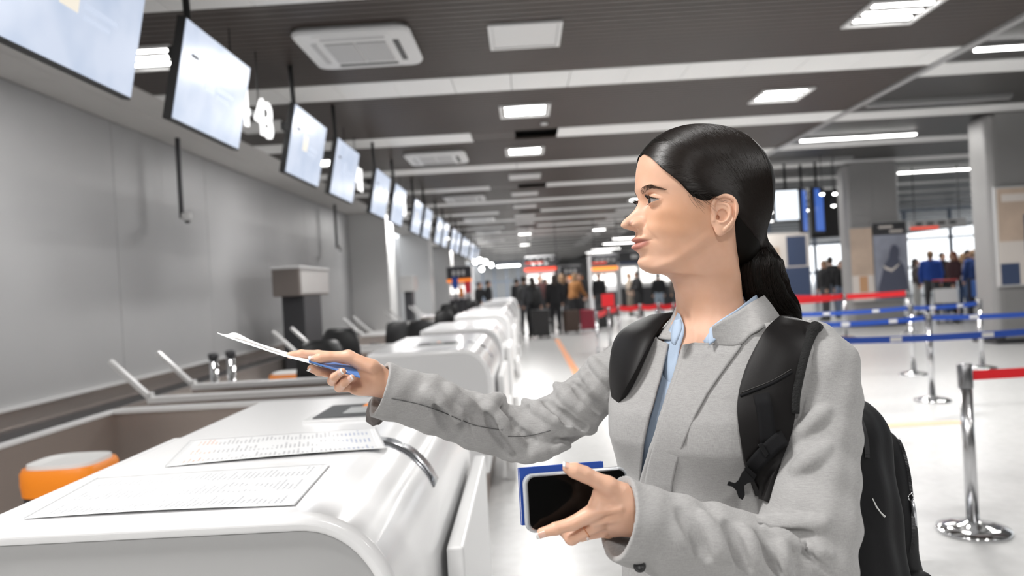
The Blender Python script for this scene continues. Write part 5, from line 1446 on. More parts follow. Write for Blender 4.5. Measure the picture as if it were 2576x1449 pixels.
ok = keep_mask(paths); print('STRANDS', ok.sum()); paths = paths[ok]
M_hair2 = mat('hair strand', (.010, .0062, .0045), .33, spec=.38)
tag(strand_mesh(paths, .00036, 'hair_strands', M_hair2, hair), kind='stuff')
# loose wisps at the temple and over the ear
W_ = []
for q in range(30):
    k_ = q/29; a = np.array([44-26*k_+rs.randn()*1.5, 71.5+3*k_, 3-4*k_+rs.randn()*1.5]); e = a+np.array([-13-6*k_+rs.randn()*2.5, 2.5+4*k_, -26+13*k_+rs.randn()*5]) if q < 24 else a+np.array([-36+rs.randn()*4, 9, -16+rs.randn()*3])
    c = (a+e)/2+np.array([5, 2.5, -2.+rs.randn()]); W_.append([(1-t)**2*a+2*t*(1-t)*c+t*t*e for t in np.linspace(0, 1, K)])
W_ = np.array(W_)
tag(strand_mesh(W_, .00016, 'hair_wisps', M_hair2, hair), kind='stuff')
# ponytail: thick tapering bundle of strands
def pony_c(t):
    P = np.array([(-88, 2, -70), (-98, 4, -86), (-97, 7, -108), (-98, 9, -136), (-112, 8, -168), (-141, 4, -196), (-160, 0, -212)], float); return catmull(P, 60)[np.clip((t*59).astype(int), 0, 59)]
tq = np.linspace(0, 1, 40); pc_ = pony_c(tq); pr_ = np.interp(tq, [0, .10, .17, .35, .6, .82, 1], [18, 15, 19, 36, 38, 27, 8])
V = []; 
for i in range(40):
    T = pc_[min(i+1, 39)]-pc_[max(i-1, 0)]; T /= np.linalg.norm(T); a1 = np.cross(T, [0, 1, 0]); a1 /= np.linalg.norm(a1); a2 = np.cross(T, a1)
    for j in range(48):
        an = 2*math.pi*j/48; rr = pr_[i]*(1+.05*math.sin(an*7+i*.12)+.03*math.sin(an*17+i*.2)); V.append(pc_[i]+a1*math.cos(an)*rr+a2*math.sin(an)*rr*.75)
V = np.array(V); ii, jj = np.meshgrid(np.arange(39), np.arange(48), indexing='ij'); F = np.stack([ii*48+jj, ii*48+(jj+1) % 48, (ii+1)*48+(jj+1) % 48, (ii+1)*48+jj], -1).reshape(-1, 4)
pony = wobj('ponytail', head_to_world(V), F, M_hair, hair); 
PS = []
for q in range(1500):
    an = rs.rand()*2*math.pi; kk = rs.uniform(.9, 1.04); tend = rs.uniform(.8, 1.0)
    ts = np.linspace(.02, tend, K); C_ = pony_c(ts); R_ = np.interp(ts, tq, pr_)*kk; path = []
    for i in range(K):
        T = C_[min(i+1, K-1)]-C_[max(i-1, 0)]; T /= np.linalg.norm(T)+1e-9; a1 = np.cross(T, [0, 1, 0]); a1 /= np.linalg.norm(a1); a2 = np.cross(T, a1)
        path.append(C_[i]+a1*math.cos(an+ts[i]*.8)*R_[i]+a2*math.sin(an+ts[i]*.8)*R_[i]*.75+rs.randn(3)*.5*ts[i]*2)
    PS.append(path)
tag(strand_mesh(np.array(PS), .00032, 'hair_strands', M_hair2, hair), kind='stuff')
P = [[tuple(head_to_world(pony_c(np.array([.09+.008*k]))[0]+np.array([0, 0, 0])+16.5*(np.array([.55, 0, -.83])*0+np.array([math.cos(a)*.7, math.sin(a)*.8, math.cos(a)*-.7])))-WOFF) for a in np.linspace(0, 2*math.pi, 33)[:-1]] for k in range(4)]
te = MB().grid(P, closed_v=True).build('hair_tie', M_dark, hair, smooth=True); te.modifiers.new('s', 'SOLIDIFY').thickness = .003

# ---- torso frame
TC = np.array([.314, 1.235]); LT = np.array([.62, -.785]); FT = np.array([-.785, -.62])
def torso_pt(a, b, z): return np.stack([TC[0]+LT[0]*a+FT[0]*b, TC[1]+LT[1]*a+FT[1]*b, z+0*a], -1)
TR = np.array([  # z, half width, front depth, back depth, centre shift to her left, centre shift forward
 [.78, .205, .125, .135, 0, 0], [.88, .20, .125, .13, 0, 0], [.98, .187, .122, .122, 0, 0], [1.06, .178, .125, .115, 0, 0], [1.13, .178, .137, .115, 0, 0], [1.19, .182, .150, .118, 0, 0], [1.235, .186, .148, .12, 0, 0],
 [1.275, .190, .130, .12, 0, 0], [1.31, .190, .108, .115, 0, 0], [1.333, .180, .092, .108, .002, .002], [1.350, .158, .080, .10, .006, .008], [1.364, .130, .072, .092, .010, .014], [1.378, .104, .064, .083, .014, .020], [1.392, .084, .058, .075, .017, .026]])
def torso_ring(z, n=220, grow=0.0, th=None):
    v = [np.interp(z, TR[:, 0], TR[:, k]) for k in range(1, 6)]
    a = np.linspace(-math.pi, math.pi, n, endpoint=False) if th is None else th
    c, s = np.cos(a), np.sin(a); A_ = (v[0]+grow)*np.sign(s)*np.abs(s)**.92; B_ = np.where(c > 0, (v[1]+grow)*np.abs(c)**.86, -(v[2]+grow)*np.abs(c)**.86)
    bust = .0
    return A_+v[3], B_+v[4]
def torso_disp(A_, B_, z, a):
    """bust, waist and soft cloth folds"""
    d = np.zeros_like(A_); fr_ = np.clip(np.cos(a), 0, 1)
    for sg_ in (1, -1): d += .016*np.exp(-((A_-sg_*.078)/.055)**2-((z-1.205)/.055)**2)*fr_
    d += .0035*np.sin(9*a+22*z)*np.clip((1.18-z)/.2, 0, 1)*.6+.0025*np.sin(5*a-34*z+1.2)*np.clip((1.3-z)/.2, 0, 1)
    return d
def proj_ring(z, th, grow):
    A_, B_ = torso_ring(z, grow=grow, th=th); A2 = A_+0; d = torso_disp(A_, B_, z, th)
    n_ = np.stack([A_, B_], -1); n_ = n_/(np.linalg.norm(n_, axis=-1, keepdims=True)+1e-9); A_ = A_+n_[:, 0]*d; B_ = B_+n_[:, 1]*d
    return torso_pt(A_, B_, np.full_like(A_, z))
def px_of(P):
    q = (P-np.array([0, 0, H0]))@np.array(RWC).T; return CX-q[..., 0]/q[..., 2]*FP, CY+q[..., 1]/q[..., 2]*FP
E1 = np.array([(1728, 866), (1715, 910), (1700, 960), (1680, 1015), (1664, 1075), (1640, 1150), (1624, 1215), (1612, 1300), (1600, 1449), (1596, 1700)], float)   # near panel's edge
E2 = np.array([(1700, 770), (1690, 850), (1676, 910), (1664, 960), (1650, 1010), (1632, 1080), (1622, 1140), (1615, 1210), (1606, 1300), (1596, 1449), (1592, 1700)], float)  # far panel's edge
def edge_theta(z, E, grow):
    th_ = np.linspace(-1.35, 1.35, 600); Pn = proj_ring(z, th_, grow); x, y = px_of(Pn); ex = np.interp(y, E[:, 1], E[:, 0]); d = x-ex
    k_ = np.where((d[:-1] < 0) != (d[1:] < 0))[0]
    return th_[k_[0]] if len(k_) else None

M_shirt = mat('light blue shirt', (.42, .52, .66), .75, bump=(700, .3, .0006))
def blazer_material():
    m = bpy.data.materials.new('grey blazer weave'); m.use_nodes = True; nt = m.node_tree; L = nt.links; b = nt.nodes['Principled BSDF']; b.inputs['Roughness'].default_value = .92
    b.inputs['Specular IOR Level'].default_value = .2; b.inputs['Sheen Weight'].default_value = .15
    tc = nt.nodes.new('ShaderNodeTexCoord'); outs = []
    for sc, rot in (((110, 110, 1900), (0, 0, 0)), ((1500, 1500, 160), (0, 0, .4))):
        mp = nt.nodes.new('ShaderNodeMapping'); mp.inputs['Scale'].default_value = sc; mp.inputs['Rotation'].default_value = rot; L.new(tc.outputs['Object'], mp.inputs[0])
        n = nt.nodes.new('ShaderNodeTexNoise'); n.inputs['Scale'].default_value = 1; n.inputs['Detail'].default_value = 2; L.new(mp.outputs[0], n.inputs['Vector']); outs.append(n.outputs[0])
    ad = nt.nodes.new('ShaderNodeMath'); ad.operation = 'ADD'; L.new(outs[0], ad.inputs[0]); L.new(outs[1], ad.inputs[1])
    cr = nt.nodes.new('ShaderNodeMapRange'); cr.inputs[1].default_value = .75; cr.inputs[2].default_value = 1.25; cr.inputs[3].default_value = .86; cr.inputs[4].default_value = 1.14; L.new(ad.outputs[0], cr.inputs[0])
    sc_ = nt.nodes.new('ShaderNodeVectorMath'); sc_.operation = 'SCALE'; sc_.inputs[0].default_value = (.37, .364, .36); L.new(cr.outputs[0], sc_.inputs['Scale']); L.new(sc_.outputs[0], b.inputs['Base Color'])
    bp = nt.nodes.new('ShaderNodeBump'); bp.inputs['Strength'].default_value = .2; bp.inputs['Distance'].default_value = .0005; L.new(ad.outputs[0], bp.inputs['Height'])
    n3 = nt.nodes.new('ShaderNodeTexNoise'); n3.inputs['Scale'].default_value = 9; n3.inputs['Detail'].default_value = 3; n3.inputs['Distortion'].default_value = .6; L.new(tc.outputs['Object'], n3.inputs['Vector'])
    bp2 = nt.nodes.new('ShaderNodeBump'); bp2.inputs['Strength'].default_value = .12; bp2.inputs['Distance'].default_value = .009; L.new(n3.outputs[0], bp2.inputs['Height']); L.new(bp.outputs[0], bp2.inputs['Normal'])
    L.new(bp2.outputs[0], b.inputs['Normal'])
    return m
M_blz = blazer_material(); M_lining = mat('dark lining', (.035, .035, .04), .6)
zs_ = np.concatenate([np.linspace(.80, 1.30, 110), np.linspace(1.303, 1.392, 44)])
rows = []; NTH = 260
for z_ in zs_:
    g_ = .006
    t1 = edge_theta(z_, E1, g_); t2 = edge_theta(z_, E2, g_-.002)
    if t1 is None: t1 = .12
    if t2 is None: t2 = t1-.14
    if z_ > 1.350: t1 = max(t1, .45); t2 = min(t2, -.5)
    rows.append((z_, t1, t2))
Z_ = np.array(rows)
from_k = np.ones(7)/7
for c_ix in (1, 2): Z_[:, c_ix] = np.convolve(np.pad(Z_[:, c_ix], 3, mode='edge'), from_k, 'valid')
# near panel runs from its front edge (t1) round her left side and back to the far front edge (t2)
V = []
for z_, t1, t2 in Z_:
    th_ = np.linspace(t1, t2+2*math.pi, NTH)
    Pn = proj_ring(z_, (th_+math.pi) % (2*math.pi)-math.pi, .006)
    lift = .010*np.exp(-(np.arange(NTH)/10.)**2)
    nrm_ = Pn[:, :2]-TC; nrm_ /= np.linalg.norm(nrm_, axis=1, keepdims=True); Pn[:, :2] += nrm_*lift[:, None]
    V.append(Pn)
V = np.array(V); JV = V.copy(); ii, jj = np.meshgrid(np.arange(len(Z_)-1), np.arange(NTH-1), indexing='ij')
F = np.stack([ii*NTH+jj, ii*NTH+jj+1, (ii+1)*NTH+jj+1, (ii+1)*NTH+jj], -1).reshape(-1, 4)
F_full = F.copy(); fc_ = JV.reshape(-1, 3)[F].mean(1); fx_, fy_ = px_of(fc_)
seamy = np.interp(fx_, [1585, 1625, 1668, 1700, 1701, 1728, 1864, 1884, 1915, 1958, 1992], [880, 862, 845, 847, 863, 863, 863, 843, 820, 808, 806])
F = F[~((fy_ < seamy) & (fc_[:, 1] < np.where(fx_ < 1700, 1.36, 1.30)) & (fx_ > 1585) & (fx_ < 1992))]
blazer = wobj('blazer', V.reshape(-1, 3), F, M_blz)
sd = blazer.modifiers.new('s', 'SOLIDIFY'); sd.thickness = .003; sd.offset = 1
# shirt inside
V = []; zt_ = np.linspace(.82, 1.375, 60)
for z_ in zt_: V.append(proj_ring(z_, np.linspace(-math.pi, math.pi, 120, endpoint=False), -.010))
V = np.array(V); 
def shirt_faces():
    out = []
    for i in range(59):
        for j in range(120):
            a = V[i, j]; x, y = px_of(a); th_ = -math.pi+2*math.pi*j/120
            mid_ = np.interp(y, [760, 860, 960, 1030, 1060], [1704, 1697, 1681, 1668, 1660])
            if abs(th_) < 1.4 and x > mid_ and zt_[i] > 1.20 and th_ < .95: continue     # open neck
            if zt_[i] > 1.30 and (abs(th_) < .95 or zt_[i] > 1.325): continue
            out.append((i*120+j, i*120+(j+1) % 120, (i+1)*120+(j+1) % 120, (i+1)*120+j))
    return np.array(out)
shirt = wobj('shirt', V.reshape(-1, 3), shirt_faces(), M_shirt); shirt.modifiers.new('s', 'SOLIDIFY').thickness = .0015

from mathutils.bvhtree import BVHTree
def bvh_of(V, F): return BVHTree.FromPolygons([tuple(p) for p in V], [tuple(int(i) for i in f_) for f_ in F])
# ---- sleeves (soft shapes with folds)
def ray_pt(px, py, bvh, off=0.0, default=1.1):
    d = (RCW @ Vector(((px-CX)/FP, -(py-CY)/FP, -1))).normalized(); o_ = Vector((0, 0, H0)); h = bvh.ray_cast(o_, d)
    if h[0] is None: return None
    return h[0]-d*off
LS = [(hp(2040, 882, 1.125), .046), (hp(2068, 930, 1.105), .0515), (hp(2072, 1010, 1.09), .0505), (hp(2068, 1110, 1.07), .0505), (hp(2052, 1210, 1.045), .0565), (hp(2040, 1310, 1.02), .063), (hp(2025, 1395, 1.0), .0655)]
LS2 = [(hp(2030, 1425, 1.0), .060), (hp(1920, 1415, .985), .0575), (hp(1800, 1382, .972), .0555), (hp(1690, 1348, .962), .0525), (hp(1500, 1285, .945), .0555)]
def folds(P, d, L):
    for (a, b, ra, rb, k, s_) in L:
        if P.ndim == 4:                                     # only the grid cells near this segment change
            pad = max(ra, rb)+k+.006; lo_ = np.minimum(a, b)-pad; hi_ = np.maximum(a, b)+pad
            xs_, ys_, z_s = P[:, 0, 0, 0], P[0, :, 0, 1], P[0, 0, :, 2]
            i_ = np.searchsorted(xs_, [lo_[0], hi_[0]]); j_ = np.searchsorted(ys_, [lo_[1], hi_[1]]); k_ = np.searchsorted(z_s, [lo_[2], hi_[2]])
            if i_[0] == i_[1] or j_[0] == j_[1] or k_[0] == k_[1]: continue
            sl_ = (slice(*i_), slice(*j_), slice(*k_)); e = rcone(P[sl_], a, b, ra, rb)
            d[sl_] = smin(d[sl_], e, k) if s_ > 0 else smax(d[sl_], -e, k)
            continue
        e = rcone(P, a, b, ra, rb)
        d = smin(d, e, k) if s_ > 0 else smax(d, -e, k)
    return d
def trace_sdf(fn, px, py, y0=.7):
    d_ = RCW @ Vector(((px-CX)/FP, -(py-CY)/FP, -1)); d_.normalize(); d_ = np.array(d_, dtype=np.float32); o_ = np.array((0, 0, H0), dtype=np.float32); t = y0; best = (9, t)
    for _ in range(60):
        p = o_+d_*t; v = float(fn(p[None, :])[0])
        if v < best[0]: best = (v, t)
        if v < .0003: break
        t += max(v*.8, .0004)
        if t > 2: break
    return o_+d_*best[1], d_, best[0]
def F3(x0, y0, Y0, x1, y1, Y1, r0, r1=None, k=.012, s_=1): return (x0, y0, x1, y1, r0, r1 or r0, k, s_)
def place_folds(fn, L, amp=1.0):
    """each fold becomes a chain of short rounded segments lying on the cloth along its line"""
    out = []
    for x0, y0, x1, y1, r0, r1, k, s_ in L:
        n_ = 6; P_ = []
        for i in range(n_+1):
            t = i/n_; bow = math.sin(t*math.pi)*6; L_ = math.hypot(x1-x0, y1-y0)
            p, d_, miss = trace_sdf(fn, x0+(x1-x0)*t-(y1-y0)/L_*bow, y0+(y1-y0)*t+(x1-x0)/L_*bow)
            taper = .55+.45*math.sin(min(1, max(0, .12+t*.76))*math.pi)
            r = (r0+(r1-r0)*t)*taper
            P_.append((p+d_*(r*.18 if s_ > 0 else r*.12), r))
        for (a, ra), (b_, rb) in zip(P_[:-1], P_[1:]): out.append((a, b_, ra, rb, k*.8, s_))
    return out
cut_o = hp(1560, 1303, .945); cut_n = (hp(1560, 1303, .945)-hp(1690, 1348, .962)); cut_n /= np.linalg.norm(cut_n)
up3 = hp(1585, 1205, .93)-hp(1530, 1400, .93); up3 /= np.linalg.norm(up3)
cut_n = cut_n-up3*float(cut_n@up3); cut_n /= np.linalg.norm(cut_n)
LF_ = [F3(1925, 1330, .94, 2090, 1395, .945, .010, .005, .010), F3(1870, 1335, .93, 1930, 1449, .935, .009, .012, .012), F3(1960, 1365, .935, 1985, 1449, .94, .008, .010, .010),
       F3(1770, 1300, .93, 1830, 1400, .925, .010, .008, .015), F3(1930, 1305, .965, 2065, 1318, .96, .012, .010, .012), F3(1985, 1100, 1.015, 2080, 1030, 1.02, .008, .006, .014),
       F3(2000, 1180, .995, 2080, 1120, 1.0, .008, .006, .014),
       F3(1912, 1322, .935, 2040, 1345, .938, .0055, .004, .006, -1), F3(1900, 1345, .915, 1960, 1440, .92, .005, .006, .008, -1), F3(2000, 1350, .93, 2090, 1440, .935, .005, .004, .007, -1),
       F3(1830, 1320, .91, 1880, 1430, .915, .006, .006, .012, -1), F3(1720, 1290, .90, 1780, 1400, .90, .007, .006, .014, -1)]
def lbase(P): return smin(chain(P, LS, .012), chain(P, LS2, .012), .012)
LFp = place_folds(lbase, LF_)
def lsleeve(P):
    d = lbase(P)
    d = folds(P, d, LFp)
    q = P-WOFF.astype(np.float32); wv = .0012*np.sin(q[..., 2]*95+q[..., 0]*60)+.0010*np.sin(q[..., 0]*130-q[..., 2]*70)
    d = d+wv
    d = smax(d, ((P-cut_o.astype(np.float32))@cut_n.astype(np.float32)), .0015)
    ax0, ax1 = LS2[-1][0], hp(1640, 1328, .956)
    return smax(d, -rcone(P, ax0+cut_n*.05, ax1, LS2[-1][1]-.0060, .043), .001)
lo, hi = bbox([p for p, _ in LS+LS2[:-1]]+[hp(1555, 1303, .945)], .072); lo[2] = max(lo[2], .93)
SV, SF = surfnet(lsleeve, lo, hi, .0024)
sl = wobj('sleeve', SV, SF, M_blz, blazer)
RS_ = [(hp(1610, 905, 1.37), .052), (hp(1530, 955, 1.385), .050), (hp(1440, 1035, 1.395), .050), (hp(1350, 1088, 1.40), .052), (hp(1300, 1092, 1.40), .050), (hp(1200, 1062, 1.375), .051), (hp(1080, 1015, 1.34), .050), (hp(930, 972, 1.305), .0505)]
rc_a, rc_b = hp(989, 920, 1.27), hp(938, 1062, 1.27); up4 = rc_a-rc_b; up4 /= np.linalg.norm(up4); rcn = hp(960, 990, 1.31)-hp(1080, 1015, 1.34); rcn /= np.linalg.norm(rcn)
rcn = rcn-up4*float(rcn@up4); rcn /= np.linalg.norm(rcn); rcn = rcn+np.array([-.25, -.30, 0])*0; rco = (rc_a+rc_b)/2
RFo = [F3(1075, 985, 1.31, 1175, 1060, 1.325, .012, .008, .016), F3(1130, 975, 1.325, 1200, 1030, 1.33, .012, .010, .014), F3(1215, 1005, 1.345, 1330, 1140, 1.36, .014, .010, .014),
       F3(1230, 1010, 1.35, 1262, 1000, 1.37, .014, .012, .012), F3(1320, 1010, 1.375, 1500, 1090, 1.365, .012, .006, .014), F3(1400, 970, 1.38, 1500, 1050, 1.36, .012, .008, .014), F3(1465, 935, 1.375, 1540, 1010, 1.35, .010, .008, .010),
       F3(1490, 905, 1.37, 1545, 960, 1.35, .009, .007, .010), F3(1290, 1150, 1.37, 1450, 1105, 1.365, .016, .008, .016),
       F3(1260, 1030, 1.345, 1345, 1110, 1.35, .007, .005, .009, -1), F3(1285, 1012, 1.35, 1330, 1030, 1.34, .008, .006, .010, -1), F3(1370, 1010, 1.345, 1470, 1075, 1.335, .007, .006, .010, -1), F3(1440, 965, 1.345, 1530, 1040, 1.33, .007, .006, .010, -1),
       F3(1160, 1050, 1.30, 1190, 1120, 1.32, .007, .006, .014, -1), F3(1100, 1010, 1.275, 1150, 1100, 1.30, .006, .006, .016, -1), F3(1400, 1108, 1.345, 1540, 1090, 1.33, .006, .008, .012, -1), F3(1225, 1040, 1.33, 1290, 1140, 1.34, .006, .006, .010, -1)]
def rbase(P): return chain(P, RS_, .012)
RFp = place_folds(rbase, RFo)
def rsleeve(P):
    d = rbase(P); d = folds(P, d, RFp)
    q = P-WOFF.astype(np.float32); wv = .0011*np.sin(q[..., 0]*85+q[..., 2]*50)+.0009*np.sin(q[..., 0]*140-q[..., 2]*90)
    d = d+wv
    d = smax(d, ((P-rco.astype(np.float32))@rcn.astype(np.float32)), .0015)
    return smax(d, -rcone(P, hp(860, 952, 1.286), hp(1010, 995, 1.322), .0445, .041), .001)
lo, hi = bbox([p for p, _ in RS_[:-1]]+[hp(945, 1000, 1.31), hp(1300, 1100, 1.40)], .062)
SV2, SF2 = surfnet(rsleeve, lo, hi, .0024)
wobj('sleeve', SV2, SF2, M_blz, blazer)
# turned dark cuff seen inside the far opening
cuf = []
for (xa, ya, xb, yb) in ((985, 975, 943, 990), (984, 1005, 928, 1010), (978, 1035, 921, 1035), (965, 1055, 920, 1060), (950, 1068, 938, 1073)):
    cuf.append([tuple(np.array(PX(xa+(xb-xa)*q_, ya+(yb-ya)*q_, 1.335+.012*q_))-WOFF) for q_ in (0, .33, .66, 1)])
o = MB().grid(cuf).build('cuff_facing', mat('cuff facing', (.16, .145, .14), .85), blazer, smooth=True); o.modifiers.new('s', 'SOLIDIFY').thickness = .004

tb = bvh_of(np.vstack([JV.reshape(-1, 3), SV, SV2]), np.vstack([F_full, SF+len(JV.reshape(-1, 3)), SF2+len(JV.reshape(-1, 3))+len(SV)]))
tor = bvh_of(JV.reshape(-1, 3), F_full)
# seams: thin sunk cords following the surface
M_seam = mat('seam thread', (.10, .10, .10), .9)
def seam(pxs, name='seam', par=blazer, m=M_seam, r=.0007, bv=tb, off=.0012, parent_off=WOFF):
    P = catmull(np.array(pxs, float), 40); out = []
    for x, y in P:
        h = ray_pt(x, y, bv, off)
        if h is not None: out.append(tuple(np.array(h)-parent_off))
    if len(out) > 3: return MB().tube(out, r, 6).build(name, m, par, smooth=True)
seam([(1865, 868), (1800, 960), (1745, 1060), (1710, 1140), (1690, 1215)])
seam([(985, 1002), (1060, 1018), (1120, 1040), (1190, 1068), (1265, 1082)]); seam([(1278, 1098), (1330, 1096), (1385, 1083)])
# button on the near cuff
h = ray_pt(1609, 1424, tb, .004)
if h is not None:
    d_ = (Vector((0, 0, H0))-h).normalized(); rot = d_.to_track_quat('Z', 'Y').to_matrix()
    b = MB().lathe([(.0, -.003), (.0065, -.003), (.0078, -.001), (.0078, .001), (.0062, .0022), (.0054, .0012), (.0, .0008)], (0, 0, 0), 28)
    bt = b.build('button', M_dark, blazer, smooth=True); bt.matrix_local = Matrix.Translation(h-Vector(WOFF)) @ rot.to_4x4()

# ---- blazer collar, lapel facing and shirt collar round the neck
def ring_strip(name, bot, top, m, par, thick=.0025, n=80, nz=10, bulge=.0):
    B = catmull(bot, n); T_ = catmull(top, n); V = []
    for k_ in range(nz):
        t = k_/(nz-1); V.append(B*(1-t)+T_*t+np.array([0, 0, 0]))
    V = np.array(V); cxy = V[..., :2].mean((0, 1))
    dirv = V[..., :2]-cxy; dirv /= np.linalg.norm(dirv, axis=-1, keepdims=True); bl = bulge*np.sin(np.linspace(0, math.pi, nz))[:, None, None]; V[..., :2] += dirv*bl
    ii, jj = np.meshgrid(np.arange(nz-1), np.arange(n-1), indexing='ij'); F_ = np.stack([ii*n+jj, ii*n+jj+1, (ii+1)*n+jj+1, (ii+1)*n+jj], -1).reshape(-1, 4)
    o_ = wobj(name, V.reshape(-1, 3), F_, m, par); s_ = o_.modifiers.new('s', 'SOLIDIFY'); s_.thickness = thick; s_.offset = 0; return o_, V, F_
def onb(x, y, dflt):
    h_ = ray_pt(x, y, tor, .0055); return np.array(PX(x, y, dflt if h_ is None or abs(h_.y-dflt) > .06 else h_.y))
cbot = [onb(1798, 869, 1.10), onb(1822, 871, 1.095), onb(1848, 872, 1.09), onb(1868, 864, 1.095), onb(1889, 843, 1.105), onb(1922, 824, 1.13), onb(1968, 811, 1.19), hp(1945, 800, 1.27), hp(1880, 808, 1.31), hp(1790, 825, 1.32), hp(1730, 832, 1.305), hp(1712, 832, 1.29)]
ctop = [hp(1791, 822, 1.112), hp(1808, 811, 1.110), hp(1828, 799, 1.112), hp(1850, 787, 1.118), hp(1872, 773, 1.130), hp(1897, 757, 1.150), hp(1924, 741, 1.19), hp(1915, 740, 1.25), hp(1860, 748, 1.285), hp(1785, 752, 1.295), hp(1745, 755, 1.29), hp(1716, 759, 1.28)]
ring_strip('collar', cbot, ctop, M_blz, blazer, .003, bulge=.001)
sb_ = [hp(1784, 868, 1.110), hp(1815, 845, 1.115), hp(1860, 812, 1.135), hp(1895, 785, 1.165), hp(1915, 772, 1.210), hp(1900, 772, 1.255), hp(1850, 775, 1.285)]
st2 = [hp(1786, 826, 1.128), hp(1818, 801, 1.125), hp(1855, 777, 1.140), hp(1890, 750, 1.168), hp(1915, 733, 1.210), hp(1908, 735, 1.250), hp(1855, 742, 1.280)]
ring_strip('shirt_collar', sb_, st2, M_shirt, shirt, .002, bulge=.002)
# blue collar tip, far collar wing and the folded far collar point
skb = bvh_of(HV, HF[::1])
def onskin(x, y, off, dflt):
    h_ = ray_pt(x, y, skb, off); return np.array(PX(x, y, dflt) if h_ is None or abs(h_.y-dflt) > .12 else h_)
tip = [[(1789, 828), (1793, 850), (1800, 872)], [(1778, 845), (1783, 858), (1790, 872)], [(1769, 858), (1773, 864), (1779, 872)]]
MB().grid([[tuple(onskin(x, y, .006, 1.11)-WOFF) for x, y in r_] for r_ in tip]).build('collar_point', M_shirt, shirt, smooth=True).modifiers.new('s', 'SOLIDIFY').thickness = .0015
def wing(Lp, Rp, name, m, par, n=14, nz=6, bow=.004, th_=.003):
    L_ = catmull(np.array(Lp, float), n); R2 = catmull(np.array(Rp, float), n); G_ = []
    for i in range(n):
        G_.append([tuple(np.array(PX(*(L_[i]*(1-t)+R2[i]*t)))-np.array([0, bow*math.sin(t*math.pi), 0])-WOFF) for t in np.linspace(0, 1, nz)])
    o_ = MB().grid(G_).build(name, m, par, smooth=True); s_ = o_.modifiers.new('s', 'SOLIDIFY'); s_.thickness = th_; s_.offset = 0; return o_
wing([(1708, 757, 1.262), (1695, 789, 1.258), (1680, 815, 1.245), (1655, 851, float(onb(1662, 856, 1.22)[1])-.004)], [(1712, 760, 1.225), (1708, 792, 1.215), (1700, 822, 1.20), (1690, 855, float(onb(1682, 858, 1.19)[1])-.004)], 'collar_wing', M_blz, blazer)
pL = catmull(np.array([(1704, 786), (1690, 815), (1674, 845), (1668, 872), (1668, 910), (1668, 950), (1664, 990)], float), 22)
pR = catmull(np.array([(1713, 796), (1720, 820), (1719, 845), (1711, 870), (1705, 905), (1696, 945), (1683, 990)], float), 22); G_ = []
for i in range(22):
    row = [pL[i]*(1-t)+pR[i]*t for t in np.linspace(0, 1, 8)]; G_.append([onskin(x, y, .006, 1.16) for x, y in row])
G_ = np.array(G_)
for _ in range(4): G_[1:-1] = (G_[:-2]+2*G_[1:-1]+G_[2:])/4; G_[:, 1:-1] = (G_[:, :-2]+2*G_[:, 1:-1]+G_[:, 2:])/4
G_[:, :, 1] -= .0035*np.sin(np.linspace(0, math.pi, 8))[None, :]+.002*np.sin(np.linspace(0, 9, 22))[:, None]
MB().grid([[tuple(p-WOFF) for p in r_] for r_ in G_]).build('placket', M_shirt, shirt, smooth=True).modifiers.new('s', 'SOLIDIFY').thickness = .0018
wing([(1697, 806, 1.150), (1690, 832, 1.145), (1689, 858, 1.14), (1694, 866, 1.14)], [(1712, 803, 1.145), (1716, 822, 1.135), (1708, 846, 1.13), (1698, 868, 1.135)], 'collar_fold', M_shirt, shirt, bow=.006, th_=.0018)
# lapel facing: flat flap with a squared top corner on the near panel
lp = []
for (xa, ya, xb, yb) in ((1735, 867, 1866, 868), (1722, 895, 1848, 895), (1706, 940, 1815, 940), (1688, 990, 1780, 990), (1668, 1045, 1750, 1045), (1648, 1110, 1722, 1110), (1631, 1170, 1702, 1170), (1622, 1215, 1692, 1215), (1614, 1290, 1685, 1290)):
    row = []
    for t in np.linspace(0, 1, 16):
        x = xa+(xb-xa)*t; y = ya+(yb-ya)*t; h = ray_pt(x, y, tor, .0035)
        row.append(h)
    good = [r_ for r_ in row if r_ is not None]
    Ys = [r_.y if r_ is not None else None for r_ in row]; fy = next((v for v in Ys if v is not None), 1.1)
    for i_ in range(16):
        if Ys[i_] is None: Ys[i_] = fy
    if good: lp.append([tuple(np.array(PX(xa+(xb-xa)*t, ya+(yb-ya)*t, Ys[i_]-.002))-WOFF) for i_, t in enumerate(np.linspace(0, 1, 16))])
if len(lp) > 2: 
    o = MB().grid(lp).build('lapel', M_blz, blazer, smooth=True); s_ = o.modifiers.new('s', 'SOLIDIFY'); s_.thickness = .003; s_.offset = 0

# ---- trousers and shoes below the frame
def trous(P):
    hipc = np.array([.314, 1.235, .86]); d = ellip(P, hipc, (.14, .14, .13))
    for s_ in (1, -1):
        hx = TC+LT*s_*.085; kx = TC+LT*s_*.09+FT*(.03 if s_ > 0 else .0); ax_ = TC+LT*s_*.09+FT*(-.02 if s_ > 0 else .06)
        d = smin(d, rcone(P, (*hx, .84), (*kx, .48), .088, .066), .04); d = smin(d, rcone(P, (*kx, .48), (*ax_, .08), .065, .052), .03)
    return d
V, F_ = surfnet(trous, (-.05, .85, .02), (.7, 1.65, 1.02), .014); wobj('trousers', V, F_, mat('charcoal trousers', (.04, .04, .045), .8))
for s_ in (1, -1):
    ax_ = TC+LT*s_*.09+FT*(-.02 if s_ > 0 else .06)
    def shoe(P):
        e = rcone(P, (*(ax_-FT*.03), .045), (*(ax_+FT*.14), .032), .038, .03); e = smin(e, rcone(P, (*ax_, .05), (*ax_, .10), .04, .04), .02)
        return smax(e, .004-P[..., 2], .004)
    V, F_ = surfnet(shoe, (-.05, .85, -.01), (.7, 1.6, .2), .008); wobj('shoe', V, F_, M_dark)

